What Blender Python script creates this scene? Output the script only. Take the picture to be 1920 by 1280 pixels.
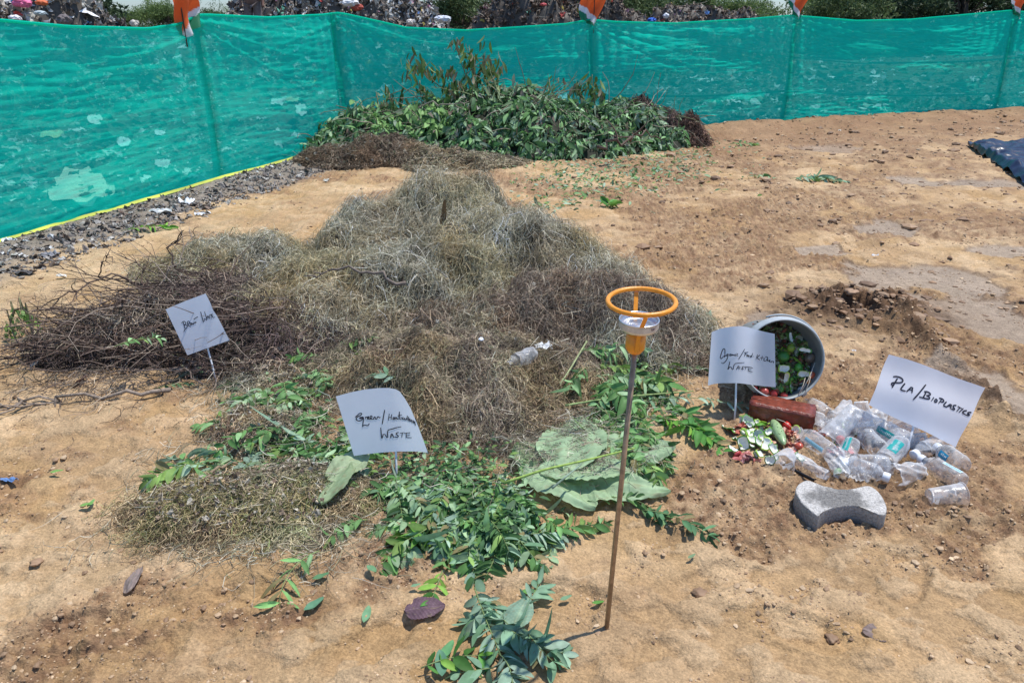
import bpy, math, random
import numpy as np
from mathutils import Vector, Matrix, Quaternion

for o in list(bpy.data.objects): bpy.data.objects.remove(o)
S = bpy.context.scene
COL = S.collection
rng = np.random.default_rng(7)
random.seed(7)
R = math.radians

# ---------------------------------------------------------------- camera, light, exposure
HC, PITCH, F = 1.4, R(23.0), 1400.0
cd = bpy.data.cameras.new('camera'); cam = bpy.data.objects.new('camera', cd); COL.objects.link(cam)
cam.location = (0, 0, HC); cam.rotation_euler = (math.pi/2-PITCH, 0, 0)
cd.sensor_width = 36; cd.lens = F/1920*36; cd.clip_start = 0.05; cd.clip_end = 3000
S.camera = cam
SUNV = Vector((0.30, 0.16, 0.94)).normalized()
W = bpy.data.worlds.new("World"); S.world = W; W.use_nodes = True
nt = W.node_tree; bg = nt.nodes['Background']
sky = nt.nodes.new('ShaderNodeTexSky'); sky.sky_type = 'NISHITA'; sky.sun_disc = False
sky.sun_elevation = math.asin(SUNV.z); sky.sun_rotation = math.atan2(SUNV.x, SUNV.y)
sky.dust_density = .35; sky.air_density = 1.3; sky.ozone_density = 2.5
tint = nt.nodes.new('ShaderNodeVectorMath'); tint.operation = 'MULTIPLY'; 
gm = nt.nodes.new('ShaderNodeTexCoord'); sp_ = nt.nodes.new('ShaderNodeSeparateXYZ'); nt.links.new(gm.outputs['Generated'], sp_.inputs[0])
hr = nt.nodes.new('ShaderNodeMapRange'); hr.inputs['From Min'].default_value = 0; hr.inputs['From Max'].default_value = .35; nt.links.new(sp_.outputs['Z'], hr.inputs[0])
tm = nt.nodes.new('ShaderNodeMix'); tm.data_type = 'VECTOR'; tm.inputs['A'].default_value = (.56, .76, 1.18); tm.inputs['B'].default_value = (.86, .98, 1.18)
nt.links.new(hr.outputs[0], tm.inputs['Factor']); nt.links.new(tm.outputs['Result'], tint.inputs[1])
nt.links.new(sky.outputs[0], tint.inputs[0]); nt.links.new(tint.outputs[0], bg.inputs[0]); bg.inputs[1].default_value = 0.13
sl = bpy.data.lights.new('sun', 'SUN'); sl.energy = 4.5; sl.angle = R(0.6); sl.color = (1, .965, .91)
so = bpy.data.objects.new('sun', sl); COL.objects.link(so)
so.rotation_euler = (-SUNV).to_track_quat('-Z', 'Y').to_euler()
S.view_settings.view_transform = 'Standard'; S.view_settings.look = 'None'
S.view_settings.exposure = 0.09; S.view_settings.gamma = 1
S.render.engine = 'CYCLES'
S.cycles.max_bounces = 8; S.cycles.transparent_max_bounces = 24; S.cycles.diffuse_bounces = 3

FW = np.array([0, math.cos(PITCH), -math.sin(PITCH)]); UP = np.array([0, math.sin(PITCH), math.cos(PITCH)])
def ray(px, py): return np.array([(px-960)/F, 0, 0]) + UP*((640-py)/F) + FW
def G(px, py, z=0.0):            # where a line of sight meets the level z
    d = ray(px, py); t = (z-HC)/d[2]; return np.array([0, 0, HC]) + d*t
def AY(px, py, Y):               # where it meets the distance Y
    d = ray(px, py); return np.array([0, 0, HC]) + d*(Y/d[1])
def PLN(px, py, p0, n):
    d = ray(px, py); o = np.array([0, 0, HC]); t = np.dot(np.asarray(p0)-o, n)/np.dot(d, n); return o+d*t
def projx(x, y, z):              # the photograph column of a point
    return 960+F*x/(y*math.cos(PITCH)+(HC-z)*math.sin(PITCH))

# ---------------------------------------------------------------- noise
_pt = {}
def pn(x, y, seed=0):
    if seed not in _pt:
        r = np.random.default_rng(1000+seed); p = r.permutation(256); a = r.random(256)*2*np.pi
        _pt[seed] = (np.concatenate([p, p]), np.cos(a), np.sin(a))
    p, gx, gy = _pt[seed]
    x = np.asarray(x, float); y = np.asarray(y, float)
    xi = np.floor(x).astype(int); yi = np.floor(y).astype(int); xf = x-xi; yf = y-yi; xi &= 255; yi &= 255
    u = xf*xf*xf*(xf*(xf*6-15)+10); v = yf*yf*yf*(yf*(yf*6-15)+10)
    def g(i, j, dx, dy):
        h = p[p[(i) & 255]+((j) & 255)]; return gx[h]*dx+gy[h]*dy
    a = g(xi, yi, xf, yf); b = g(xi+1, yi, xf-1, yf); c = g(xi, yi+1, xf, yf-1); d = g(xi+1, yi+1, xf-1, yf-1)
    return ((a+(b-a)*u)+((c+(d-c)*u)-(a+(b-a)*u))*v)*1.5
def fbm(x, y, s, o=4, seed=0, g=.5):
    t = 0; a = 1.0
    for k in range(o):
        t = t+a*pn(np.asarray(x)*s+k*17.3, np.asarray(y)*s-k*9.1, seed+k); s = s*2.03; a *= g
    return t
def ss(a, b, x):
    t = np.clip((x-a)/(b-a), 0, 1); return t*t*(3-2*t)

# ---------------------------------------------------------------- mesh building
class MB:
    def __init__(s): s.v = []; s.c = []; s.f = []; s.n = 0
    def add(s, v, faces, col=None, mi=0, smooth=True):
        v = np.asarray(v, float).reshape(-1, 3); n = len(v)
        if col is None: col = (1, 1, 1)
        c = np.asarray(col, float)
        if c.ndim == 1: c = np.tile(c[:3], (n, 1))
        s.v.append(v); s.c.append(c[:, :3])
        fs = faces if isinstance(faces, list) and len(faces) and isinstance(faces[0], np.ndarray) else [np.asarray(faces)]
        for f in fs:
            f = np.asarray(f, int)
            if f.size: s.f.append((f+s.n, mi, smooth))
        s.n += n
        return s
    def build(s, name, mats, parent=None, col=True):
        me = bpy.data.meshes.new(name)
        v = np.concatenate(s.v); c = np.concatenate(s.c)
        me.vertices.add(len(v)); me.vertices.foreach_set('co', v.ravel().astype(np.float32))
        li = np.concatenate([f.ravel() for f, _, _ in s.f])
        tot = np.concatenate([np.full(len(f), f.shape[1]) for f, _, _ in s.f])
        mi = np.concatenate([np.full(len(f), m) for f, m, _ in s.f]); sm = np.concatenate([np.full(len(f), q) for f, _, q in s.f])
        st = np.concatenate([[0], np.cumsum(tot)[:-1]])
        me.loops.add(len(li)); me.loops.foreach_set('vertex_index', li.astype(np.int32))
        me.polygons.add(len(tot)); me.polygons.foreach_set('loop_start', st.astype(np.int32))
        me.polygons.foreach_set('material_index', mi.astype(np.int32)); me.polygons.foreach_set('use_smooth', sm.astype(bool))
        if col:
            a = me.color_attributes.new('Col', 'FLOAT_COLOR', 'POINT')
            a.data.foreach_set('color', np.concatenate([c, np.ones((len(c), 1))], 1).ravel().astype(np.float32))
        me.update(calc_edges=True)
        for m in (mats if isinstance(mats, (list, tuple)) else [mats]): me.materials.append(m)
        o = bpy.data.objects.new(name, me); COL.objects.link(o)
        if parent is not None: o.parent = parent
        return o
def tag(o, label=None, cat=None, group=None, kind=None):
    if label: o['label'] = label
    if cat: o['category'] = cat
    if group: o['group'] = group
    if kind: o['kind'] = kind
    return o
def empty(name, loc, label, cat, group=None, mat=None):
    o = bpy.data.objects.new(name, None); COL.objects.link(o)
    if mat is not None: o.matrix_world = mat
    else: o.location = tuple(loc)
    return tag(o, label, cat, group)
def nrm(a): return a/np.maximum(np.linalg.norm(a, axis=-1, keepdims=True), 1e-9)
def runit(n): return nrm(rng.normal(size=(n, 3)))
def grid_faces(nr, nc, wrap=False):
    i = np.arange(nr-1)[:, None]; j = np.arange(nc if wrap else nc-1)[None]
    j2 = (j+1) % nc
    return np.stack([i*nc+j, i*nc+j2, (i+1)*nc+j2, (i+1)*nc+j], -1).reshape(-1, 4)
def tube(mb, pts, rad, n=6, col=None, mi=0, cap=True):
    pts = np.asarray(pts, float); m = len(pts); rad = np.broadcast_to(rad, (m,))
    d = nrm(np.gradient(pts, axis=0)); ref = np.array([0, 0, 1.]) if abs(d[0][2]) < .9 else np.array([1., 0, 0])
    vs = []
    for k in range(m):
        a = nrm(np.cross(d[k], ref)); b = np.cross(d[k], a); ref = np.cross(a, d[k]) if False else ref
        t = np.arange(n)/n*2*np.pi
        vs.append(pts[k]+rad[k]*(np.cos(t)[:, None]*a+np.sin(t)[:, None]*b))
    v = np.concatenate(vs); fs = [grid_faces(m, n, True)]
    if cap: fs.append(np.array([np.arange(n)[::-1], np.arange(n)+(m-1)*n]))
    mb.add(v, fs, col, mi); return mb
def lathe(mb, prof, n=24, col=None, mi=0, M=None, dent=0, seed=0, cap=None):
    prof = np.asarray(prof, float); t = np.arange(n)/n*2*np.pi
    r = prof[:, 0][:, None]*np.ones(n); z = prof[:, 1][:, None]*np.ones(n)
    if dent:
        r = r*(1+dent*pn(np.cos(t)[None]*1.7+seed*3.1+z*14, np.sin(t)[None]*1.7+z*22, seed % 5)*np.minimum(1, r/.015))
    v = np.stack([r*np.cos(t), r*np.sin(t), z], -1).reshape(-1, 3)
    if M is not None: v = v@np.array(M.to_3x3()).T+np.array(M.translation)
    fs = [grid_faces(len(prof), n, True)]
    if cap == 'both': fs.append(np.array([np.arange(n)[::-1], np.arange(n)+(len(prof)-1)*n]))
    mb.add(v, fs, col, mi); return mb
def axisM(p, d, spin=0.0):
    q = Vector(d).normalized().to_track_quat('Z', 'Y'); return Matrix.Translation(Vector(p)) @ q.to_matrix().to_4x4() @ Matrix.Rotation(spin, 4, 'Z')

def ribbons(mb, pts, wd, w, col, taper=.5, mi=0):
    """pts (N,K,3) paths, wd (N,3) width direction, w (N,) width"""
    N, K, _ = pts.shape
    tp = 1-np.linspace(0, 1, K)*taper; tp[0] *= .8
    off = wd[:, None]*(w[:, None]*tp[None]*.5)[..., None]
    v = np.stack([pts-off, pts+off], 2).reshape(-1, 3)
    b = (np.arange(N)*K*2)[:, None]; k = (np.arange(K-1)*2)[None]
    q = np.stack([b+k, b+k+1, b+k+3, b+k+2], -1).reshape(-1, 4)
    mb.add(v, q, np.repeat(col, K*2, 0), mi, smooth=False)
def leaves(mb, P, D, Nn, L, Wd, col, droop=.25, fold=.25, rows=5, mi=0, shape=None, wav=0.0):
    """leaf blades: P base, D direction, Nn face normal, sizes L, Wd"""
    P = np.asarray(P, float); n = len(P); D = nrm(D); S_ = nrm(np.cross(D, Nn)); U = nrm(np.cross(S_, D))
    t = np.linspace(0, 1, rows+1)
    wp = np.array(shape) if shape is not None else np.sin(np.pi*np.clip(t*.93+.03, 0, 1)**.95)**.72
    wp = np.interp(t, np.linspace(0, 1, len(wp)), wp); wp[-1] = .10; wp[0] = .08
    L = np.broadcast_to(L, (n,)); Wd = np.broadcast_to(Wd, (n,)); droop = np.broadcast_to(droop, (n,)); fold = np.broadcast_to(fold, (n,))
    cen = P[:, None]+D[:, None]*(L[:, None]*t)[..., None]-U[:, None]*(L[:, None]*droop[:, None]*t**2)[..., None]
    vs = []
    for sgn in (-1, 0, 1):
        hw = (Wd[:, None]*.5*wp[None])
        wv = wav*Wd[:, None]*np.sin(t*9+sgn*1.3+np.arange(n)[:, None])*abs(sgn)
        vs.append(cen+sgn*S_[:, None]*hw[..., None]+U[:, None]*(abs(sgn)*hw*fold[:, None]+wv)[..., None])
    v = np.stack(vs, 2).reshape(-1, 3); K = rows+1
    b = (np.arange(n)*K*3)[:, None, None]; k = (np.arange(rows)*3)[None, :, None]; j = np.arange(2)[None, None]
    q = np.stack([b+k+j, b+k+j+1, b+k+j+4, b+k+j+3], -1).reshape(-1, 4)
    c = np.asarray(col, float); c = np.tile(c, (n, 1)) if c.ndim == 1 else c
    cc = np.repeat(c, K*3, 0)
    cc = cc.reshape(n, K, 3, 3).copy(); cc[:, :, 1] *= 1.18; cc = cc.reshape(-1, 3)   # paler midrib
    mb.add(v, q, cc, mi)
def pick(pal, n, j=.12, w=None):
    pal = np.asarray(pal); i = rng.choice(len(pal), n, p=w)
    return np.clip(pal[i]*(1+rng.normal(size=(n, 1))*j), .005, .95)

# ---------------------------------------------------------------- materials
def mat(name, base=(.5, .5, .5), rough=.7, attr=False, spec=.5, metal=0, transl=0, nscale=None, namp=.25, bump=0, bscale=80, alpha=None):
    m = bpy.data.materials.new(name); m.use_nodes = True; t = m.node_tree; L = t.links; p = t.nodes['Principled BSDF']
    p.inputs['Roughness'].default_value = rough; p.inputs['Metallic'].default_value = metal; p.inputs['Specular IOR Level'].default_value = spec
    tc = t.nodes.new('ShaderNodeTexCoord')
    if attr:
        a = t.nodes.new('ShaderNodeVertexColor'); a.layer_name = 'Col'; src = a.outputs[0]
    else:
        a = t.nodes.new('ShaderNodeRGB'); a.outputs[0].default_value = (*base, 1); src = a.outputs[0]
    if nscale:
        n = t.nodes.new('ShaderNodeTexNoise'); n.inputs['Scale'].default_value = nscale; n.inputs['Detail'].default_value = 6
        L.new(tc.outputs['Object'], n.inputs['Vector'])
        mr = t.nodes.new('ShaderNodeMapRange'); mr.inputs['From Min'].default_value = .3; mr.inputs['From Max'].default_value = .7
        mr.inputs['To Min'].default_value = 1-namp; mr.inputs['To Max'].default_value = 1+namp; L.new(n.outputs[0], mr.inputs[0])
        mx = t.nodes.new('ShaderNodeVectorMath'); mx.operation = 'SCALE'; L.new(src, mx.inputs[0]); L.new(mr.outputs[0], mx.inputs['Scale']); src = mx.outputs[0]
    L.new(src, p.inputs['Base Color'])
    if bump:
        n = t.nodes.new('ShaderNodeTexNoise'); n.inputs['Scale'].default_value = bscale; n.inputs['Detail'].default_value = 8
        L.new(tc.outputs['Object'], n.inputs['Vector'])
        b = t.nodes.new('ShaderNodeBump'); b.inputs['Strength'].default_value = bump; b.inputs['Distance'].default_value = .01
        L.new(n.outputs[0], b.inputs['Height']); L.new(b.outputs[0], p.inputs['Normal'])
    if transl:
        tr = t.nodes.new('ShaderNodeBsdfTranslucent'); L.new(src, tr.inputs['Color']); mx = t.nodes.new('ShaderNodeMixShader')
        mx.inputs[0].default_value = transl; L.new(p.outputs[0], mx.inputs[1]); L.new(tr.outputs[0], mx.inputs[2])
        L.new(mx.outputs[0], t.nodes['Material Output'].inputs[0])
    return m
M_core = mat('compost_core', (.035, .028, .02), .95, nscale=30, namp=.5, bump=.8, bscale=120, spec=.1)
M_straw = mat('straw', attr=True, rough=.75, spec=.25, transl=.15)
M_leaf = mat('leaf', attr=True, rough=.55, spec=.18, transl=.30, nscale=60, namp=.15)
M_bark = mat('bark', attr=True, rough=.85, spec=.2, nscale=80, namp=.35)
M_litter = mat('litter', attr=True, rough=.6, spec=.3, nscale=25, namp=.2)
M_paper = mat('paper', (.90, .92, .98), .7, transl=.45, spec=.2, nscale=9, namp=.03, bump=.12, bscale=14)  # blue in the base stands in for skylight on the shaded sheets
M_ink = mat('marker_ink', (.008, .008, .02), .5)
M_stick = mat('white_plastic_stick', (.75, .76, .78), .4)
M_orange = mat('orange_paint', (.80, .30, .02), .35, nscale=70, namp=.12, bump=.1, bscale=150)
M_rod = mat('dull_brass_rod', (.34, .23, .14), .42, metal=.35, nscale=60, namp=.3)
M_tin = mat('tin', (.72, .72, .72), .3, metal=.9, nscale=30, namp=.1)
M_tinw = mat('tin_print', (.55, .52, .46), .4, metal=.3, nscale=60, namp=.25)
M_bucket = mat('bucket_plastic', (.20, .225, .225), .4, nscale=14, namp=.2, bump=.1)
M_rim = mat('bucket_rim_plastic', (.40, .43, .43), .4, nscale=40, namp=.12)
M_brick = mat('wet_red_brick', (.19, .04, .022), .38, nscale=45, namp=.45, bump=.5, bscale=60)
M_rind = mat('green_rind', attr=True, rough=.35, nscale=60, namp=.2)
M_flesh = mat('white_rind_flesh', (.78, .79, .68), .5, nscale=50, namp=.1)
M_fruit = mat('fruit_skin', attr=True, rough=.3, nscale=50, namp=.2)
M_tarp = mat('navy_tarpaulin', (.010, .016, .04), .33, spec=.45, nscale=8, namp=.3, bump=.5, bscale=18)
M_cap = mat('white_cap_plastic', (.78, .80, .82), .35)
M_cloth = mat('flag_cloth', attr=True, rough=.7, transl=.3)
M_skin = mat('skin', (.18, .09, .055), .5)
M_trouser = mat('grey_trousers', (.16, .13, .12), .9, nscale=20, namp=.2)
M_shirt = mat('pale_pink_shirt', (.42, .30, .31), .9, nscale=20, namp=.1)
M_hair = mat('black_hair', (.01, .009, .008), .6)
M_post = mat('bamboo_post', (.055, .042, .03), .8, nscale=12, namp=.3)
M_hem = mat('yellow_selvedge', (.50, .52, .06), .6, nscale=3, namp=.3)
def plastic(name, tint=(.92, .92, .91), base=.07, edge=.52, rough=.10, wear=.12):
    m = bpy.data.materials.new(name); m.use_nodes = True; t = m.node_tree; L = t.links; p = t.nodes['Principled BSDF']
    p.inputs['Base Color'].default_value = (*tint, 1); p.inputs['Roughness'].default_value = rough; p.inputs['Specular IOR Level'].default_value = 1.0
    tr = t.nodes.new('ShaderNodeBsdfTransparent'); tr.inputs[0].default_value = (.93, .94, .96, 1)
    lw = t.nodes.new('ShaderNodeLayerWeight'); lw.inputs[0].default_value = .35
    n = t.nodes.new('ShaderNodeTexNoise'); n.inputs['Scale'].default_value = 45; n.inputs['Detail'].default_value = 5
    tc = t.nodes.new('ShaderNodeTexCoord'); L.new(tc.outputs['Object'], n.inputs[0])
    mr = t.nodes.new('ShaderNodeMapRange'); mr.inputs['To Min'].default_value = base; mr.inputs['To Max'].default_value = edge; L.new(lw.outputs['Facing'], mr.inputs[0])
    m2 = t.nodes.new('ShaderNodeMapRange'); m2.inputs['From Min'].default_value = .4; m2.inputs['From Max'].default_value = .7; m2.inputs['To Max'].default_value = wear; L.new(n.outputs[0], m2.inputs[0])
    ad = t.nodes.new('ShaderNodeMath'); ad.operation = 'ADD'; ad.use_clamp = True; L.new(mr.outputs[0], ad.inputs[0]); L.new(m2.outputs[0], ad.inputs[1])
    b = t.nodes.new('ShaderNodeBump'); b.inputs['Strength'].default_value = .35; b.inputs['Distance'].default_value = .01; L.new(n.outputs[0], b.inputs['Height']); L.new(b.outputs[0], p.inputs['Normal'])
    mx = t.nodes.new('ShaderNodeMixShader'); L.new(ad.outputs[0], mx.inputs[0]); L.new(tr.outputs[0], mx.inputs[1]); L.new(p.outputs[0], mx.inputs[2])
    L.new(mx.outputs[0], t.nodes['Material Output'].inputs[0]); return m
M_clear = plastic('clear_bottle_plastic', base=.10); M_cup = plastic('frosted_cup_plastic', base=.15, edge=.62, rough=.25, wear=.16)
M_teal = mat('teal_label', attr=True, rough=.4)
def netmat():
    m = bpy.data.materials.new('green_shade_net'); m.use_nodes = True; t = m.node_tree; L = t.links; t.nodes.remove(t.nodes['Principled BSDF'])
    df = t.nodes.new('ShaderNodeBsdfDiffuse'); df.inputs[0].default_value = (.012, .68, .50, 1)
    tl = t.nodes.new('ShaderNodeBsdfTranslucent'); tl.inputs[0].default_value = (.012, .86, .62, 1)
    tr = t.nodes.new('ShaderNodeBsdfTransparent'); tr.inputs[0].default_value = (.50, .95, .86, 1)
    tc = t.nodes.new('ShaderNodeTexCoord'); mp = t.nodes.new('ShaderNodeMapping'); mp.inputs['Scale'].default_value = (1.6, 1.6, 30)
    n = t.nodes.new('ShaderNodeTexNoise'); n.inputs['Scale'].default_value = 1.6; n.inputs['Detail'].default_value = 7; n.inputs['Distortion'].default_value = .4
    L.new(tc.outputs['Object'], mp.inputs[0]); L.new(mp.outputs[0], n.inputs[0])
    b = t.nodes.new('ShaderNodeBump'); b.inputs['Strength'].default_value = .35; b.inputs['Distance'].default_value = .012; L.new(n.outputs[0], b.inputs['Height'])
    L.new(b.outputs[0], df.inputs['Normal']); L.new(b.outputs[0], tl.inputs['Normal'])
    a = t.nodes.new('ShaderNodeMixShader'); a.inputs[0].default_value = .55; L.new(df.outputs[0], a.inputs[1]); L.new(tl.outputs[0], a.inputs[2])
    mr = t.nodes.new('ShaderNodeMapRange'); mr.inputs['From Min'].default_value = .35; mr.inputs['From Max'].default_value = .65
    mr.inputs['To Min'].default_value = .75; mr.inputs['To Max'].default_value = .82; L.new(n.outputs[0], mr.inputs[0])
    x = t.nodes.new('ShaderNodeMixShader'); L.new(mr.outputs[0], x.inputs[0]); L.new(tr.outputs[0], x.inputs[1]); L.new(a.outputs[0], x.inputs[2])
    L.new(x.outputs[0], t.nodes['Material Output'].inputs[0]); return m
M_net = netmat()
def groundmat():
    m = bpy.data.materials.new('sandy_soil'); m.use_nodes = True; t = m.node_tree; L = t.links; p = t.nodes['Principled BSDF']
    p.inputs['Roughness'].default_value = .9; p.inputs['Specular IOR Level'].default_value = .2
    a = t.nodes.new('ShaderNodeVertexColor'); a.layer_name = 'Col'; tc = t.nodes.new('ShaderNodeTexCoord')
    src = a.outputs[0]
    for sc, lo, hi in ((3.3, .86, 1.14), (28, .80, 1.16), (150, .70, 1.22)):
        n = t.nodes.new('ShaderNodeTexNoise'); n.inputs['Scale'].default_value = sc; n.inputs['Detail'].default_value = 6; n.inputs['Roughness'].default_value = .6
        L.new(tc.outputs['Object'], n.inputs['Vector'])
        mr = t.nodes.new('ShaderNodeMapRange'); mr.inputs['From Min'].default_value = .32; mr.inputs['From Max'].default_value = .68
        mr.inputs['To Min'].default_value = lo; mr.inputs['To Max'].default_value = hi; L.new(n.outputs[0], mr.inputs[0])
        mx = t.nodes.new('ShaderNodeVectorMath'); mx.operation = 'SCALE'; L.new(src, mx.inputs[0]); L.new(mr.outputs[0], mx.inputs['Scale']); src = mx.outputs[0]
    L.new(src, p.inputs['Base Color'])
    n1 = t.nodes.new('ShaderNodeTexNoise'); n1.inputs['Scale'].default_value = 90; n1.inputs['Detail'].default_value = 9; n1.inputs['Roughness'].default_value = .65; L.new(tc.outputs['Object'], n1.inputs['Vector'])
    b = t.nodes.new('ShaderNodeBump'); b.inputs['Strength'].default_value = .9; b.inputs['Distance'].default_value = .012
    L.new(n1.outputs[0], b.inputs['Height']); L.new(b.outputs[0], p.inputs['Normal'])
    return m
M_ground = groundmat()

# ---------------------------------------------------------------- terrain
FA = np.array([-3.48-1.09*1.6, 4.92-3.58*1.6]); FC = np.array([-2.11, 9.43]); FB = np.array([-2.11+10.15*1.35, 9.43+3.87*1.35])
def fence_side(x, y):      # distance beyond the fence line, positive behind the net
    d1 = (FC-FA)/np.linalg.norm(FC-FA); n1 = np.array([-d1[1], d1[0]]); s1 = (x-FC[0])*n1[0]+(y-FC[1])*n1[1]
    d2 = (FB-FC)/np.linalg.norm(FB-FC); n2 = np.array([-d2[1], d2[0]]); s2 = (x-FC[0])*n2[0]+(y-FC[1])*n2[1]
    return np.maximum(s1, s2), s1, s2
mudc = G(1610, 585); rut0 = G(1690, 610)[:2]; rut1 = G(1905, 800)[:2]
def segdist(x, y, a, b):
    d = b-a; t = np.clip(((x-a[0])*d[0]+(y-a[1])*d[1])/np.dot(d, d), 0, 1)
    return np.hypot(x-a[0]-t*d[0], y-a[1]-t*d[1]), t
SLABS = []
for a, b, w_, h_ in ((1750, 525, 150, 26), (1860, 600, 110, 46), (1650, 425, 70, 13), (1860, 345, 75, 8), (1715, 340, 40, 8), (1560, 278, 60, 7), (1440, 620, 60, 26), (1700, 560, 60, 14), (1840, 720, 70, 50), (1880, 470, 90, 12), (1530, 470, 70, 10)):
    c_ = G(a, b); SLABS.append((c_[0], c_[1], abs(G(a+w_, b)[0]-c_[0]), abs(G(a, b-h_)[1]-c_[1])))
def slab(x, y):
    m = 0
    for cx, cy, rx, ry in SLABS: m = np.maximum(m, ss(1.05, .85, np.sqrt(((x-cx)/rx)**2+((y-cy)/ry)**2)+.55*fbm(x, y, 2.6, 4, 53)))
    return m
def soil(x, y):
    """0 smooth pale crust .. 1 churned soil"""
    c = fbm(x, y, 1.15, 4, 3)+.35*fbm(x, y*1.6, 5.0, 3, 9)
    c = c+.35*ss(.4, 1.2, x)*ss(3.0, 5.5, y)*.8-.25*ss(-.4, -1.5, x)
    return ss(-.18, .34, c)
def gh(x, y, fine=True):
    x = np.asarray(x, float); y = np.asarray(y, float)
    near = 1-ss(14, 40, np.hypot(x, y))
    s = soil(x, y)
    h = .012*fbm(x, y, .8, 3, 20)*near
    fs, s1, s2 = fence_side(x, y)
    h = h+.10*np.exp(-((s2+.35)/.45)**2)*ss(2.0, 3.2, x)*near*(1+.5*pn(x*1.5, y*1.5, 31))
    h = h+.05*np.exp(-((s1+.2)/.3)**2)*(s2 < 0)*near
    dm = np.hypot((x-mudc[0])/.40, (y-mudc[1])/.30); h = h+.085*np.exp(-dm**2*1.4)*(1+.75*fbm(x, y, 6, 5, 40, .7))
    pit = G(1610, 582); h = h-.11*ss(1.2, .6, np.sqrt(((x-pit[0])/.12)**2+((y-pit[1])/.09)**2)+.3*fbm(x, y, 12, 3, 43))
    for (fx, fy, fa) in ((1330, 1090, .4), (1060, 1120, -.3), (700, 1210, .8), (150, 1180, .2), (1700, 1080, 1.0), (420, 1130, .5), (1500, 1180, -.5), (1820, 1000, .2), (60, 800, .4), (1250, 900, .9)):   # shallow footprints
        c = G(fx, fy); u = (x-c[0])*math.cos(fa)+(y-c[1])*math.sin(fa); v = -(x-c[0])*math.sin(fa)+(y-c[1])*math.cos(fa); q = np.sqrt((u/.13)**2+(v/.055)**2)+.15*pn(x*14, y*14, 45); h = h-.012*ss(1.1, .75, q)+.007*np.exp(-((q-1.2)/.18)**2)
    d, t = segdist(x, y, rut0, rut1); h = h+.055*np.exp(-(d/.07)**2)*(1+1.3*fbm(x, y, 9, 3, 41))
    for (u0, u1, w, a) in (((1470, 470), (1920, 430), .16, .02), ((1350, 400), (1900, 355), .2, .018), ((1500, 320), (1920, 300), .2, .02), ((330, 1240), (560, 1010), .09, .008)):
        d, t = segdist(x, y, G(*u0)[:2], G(*u1)[:2]); h = h+a*np.cos(np.clip(d/w, 0, 1)*np.pi*1.5)*np.exp(-(d/w)**2)
    if fine:
        crust = fbm(x, y*1.25, 6.0, 4, 50)
        wet = slab(x, y); s = s*(1-.95*wet); crust = crust*(1-.85*wet)-.3*wet; h = h-.008*wet
        h = h+near*((1-s)*(.007*ss(-.03, .03, crust)+.005*ss(.22, .27, crust)+.004*crust)+s*(.016*fbm(x, y, 9, 4, 60, .62)+.018*np.abs(fbm(x, y, 17, 4, 70, .62))))
        h = h+near*(.0022+.003*s)*fbm(x, y, 45, 3, 80, .6)
    return h
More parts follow.
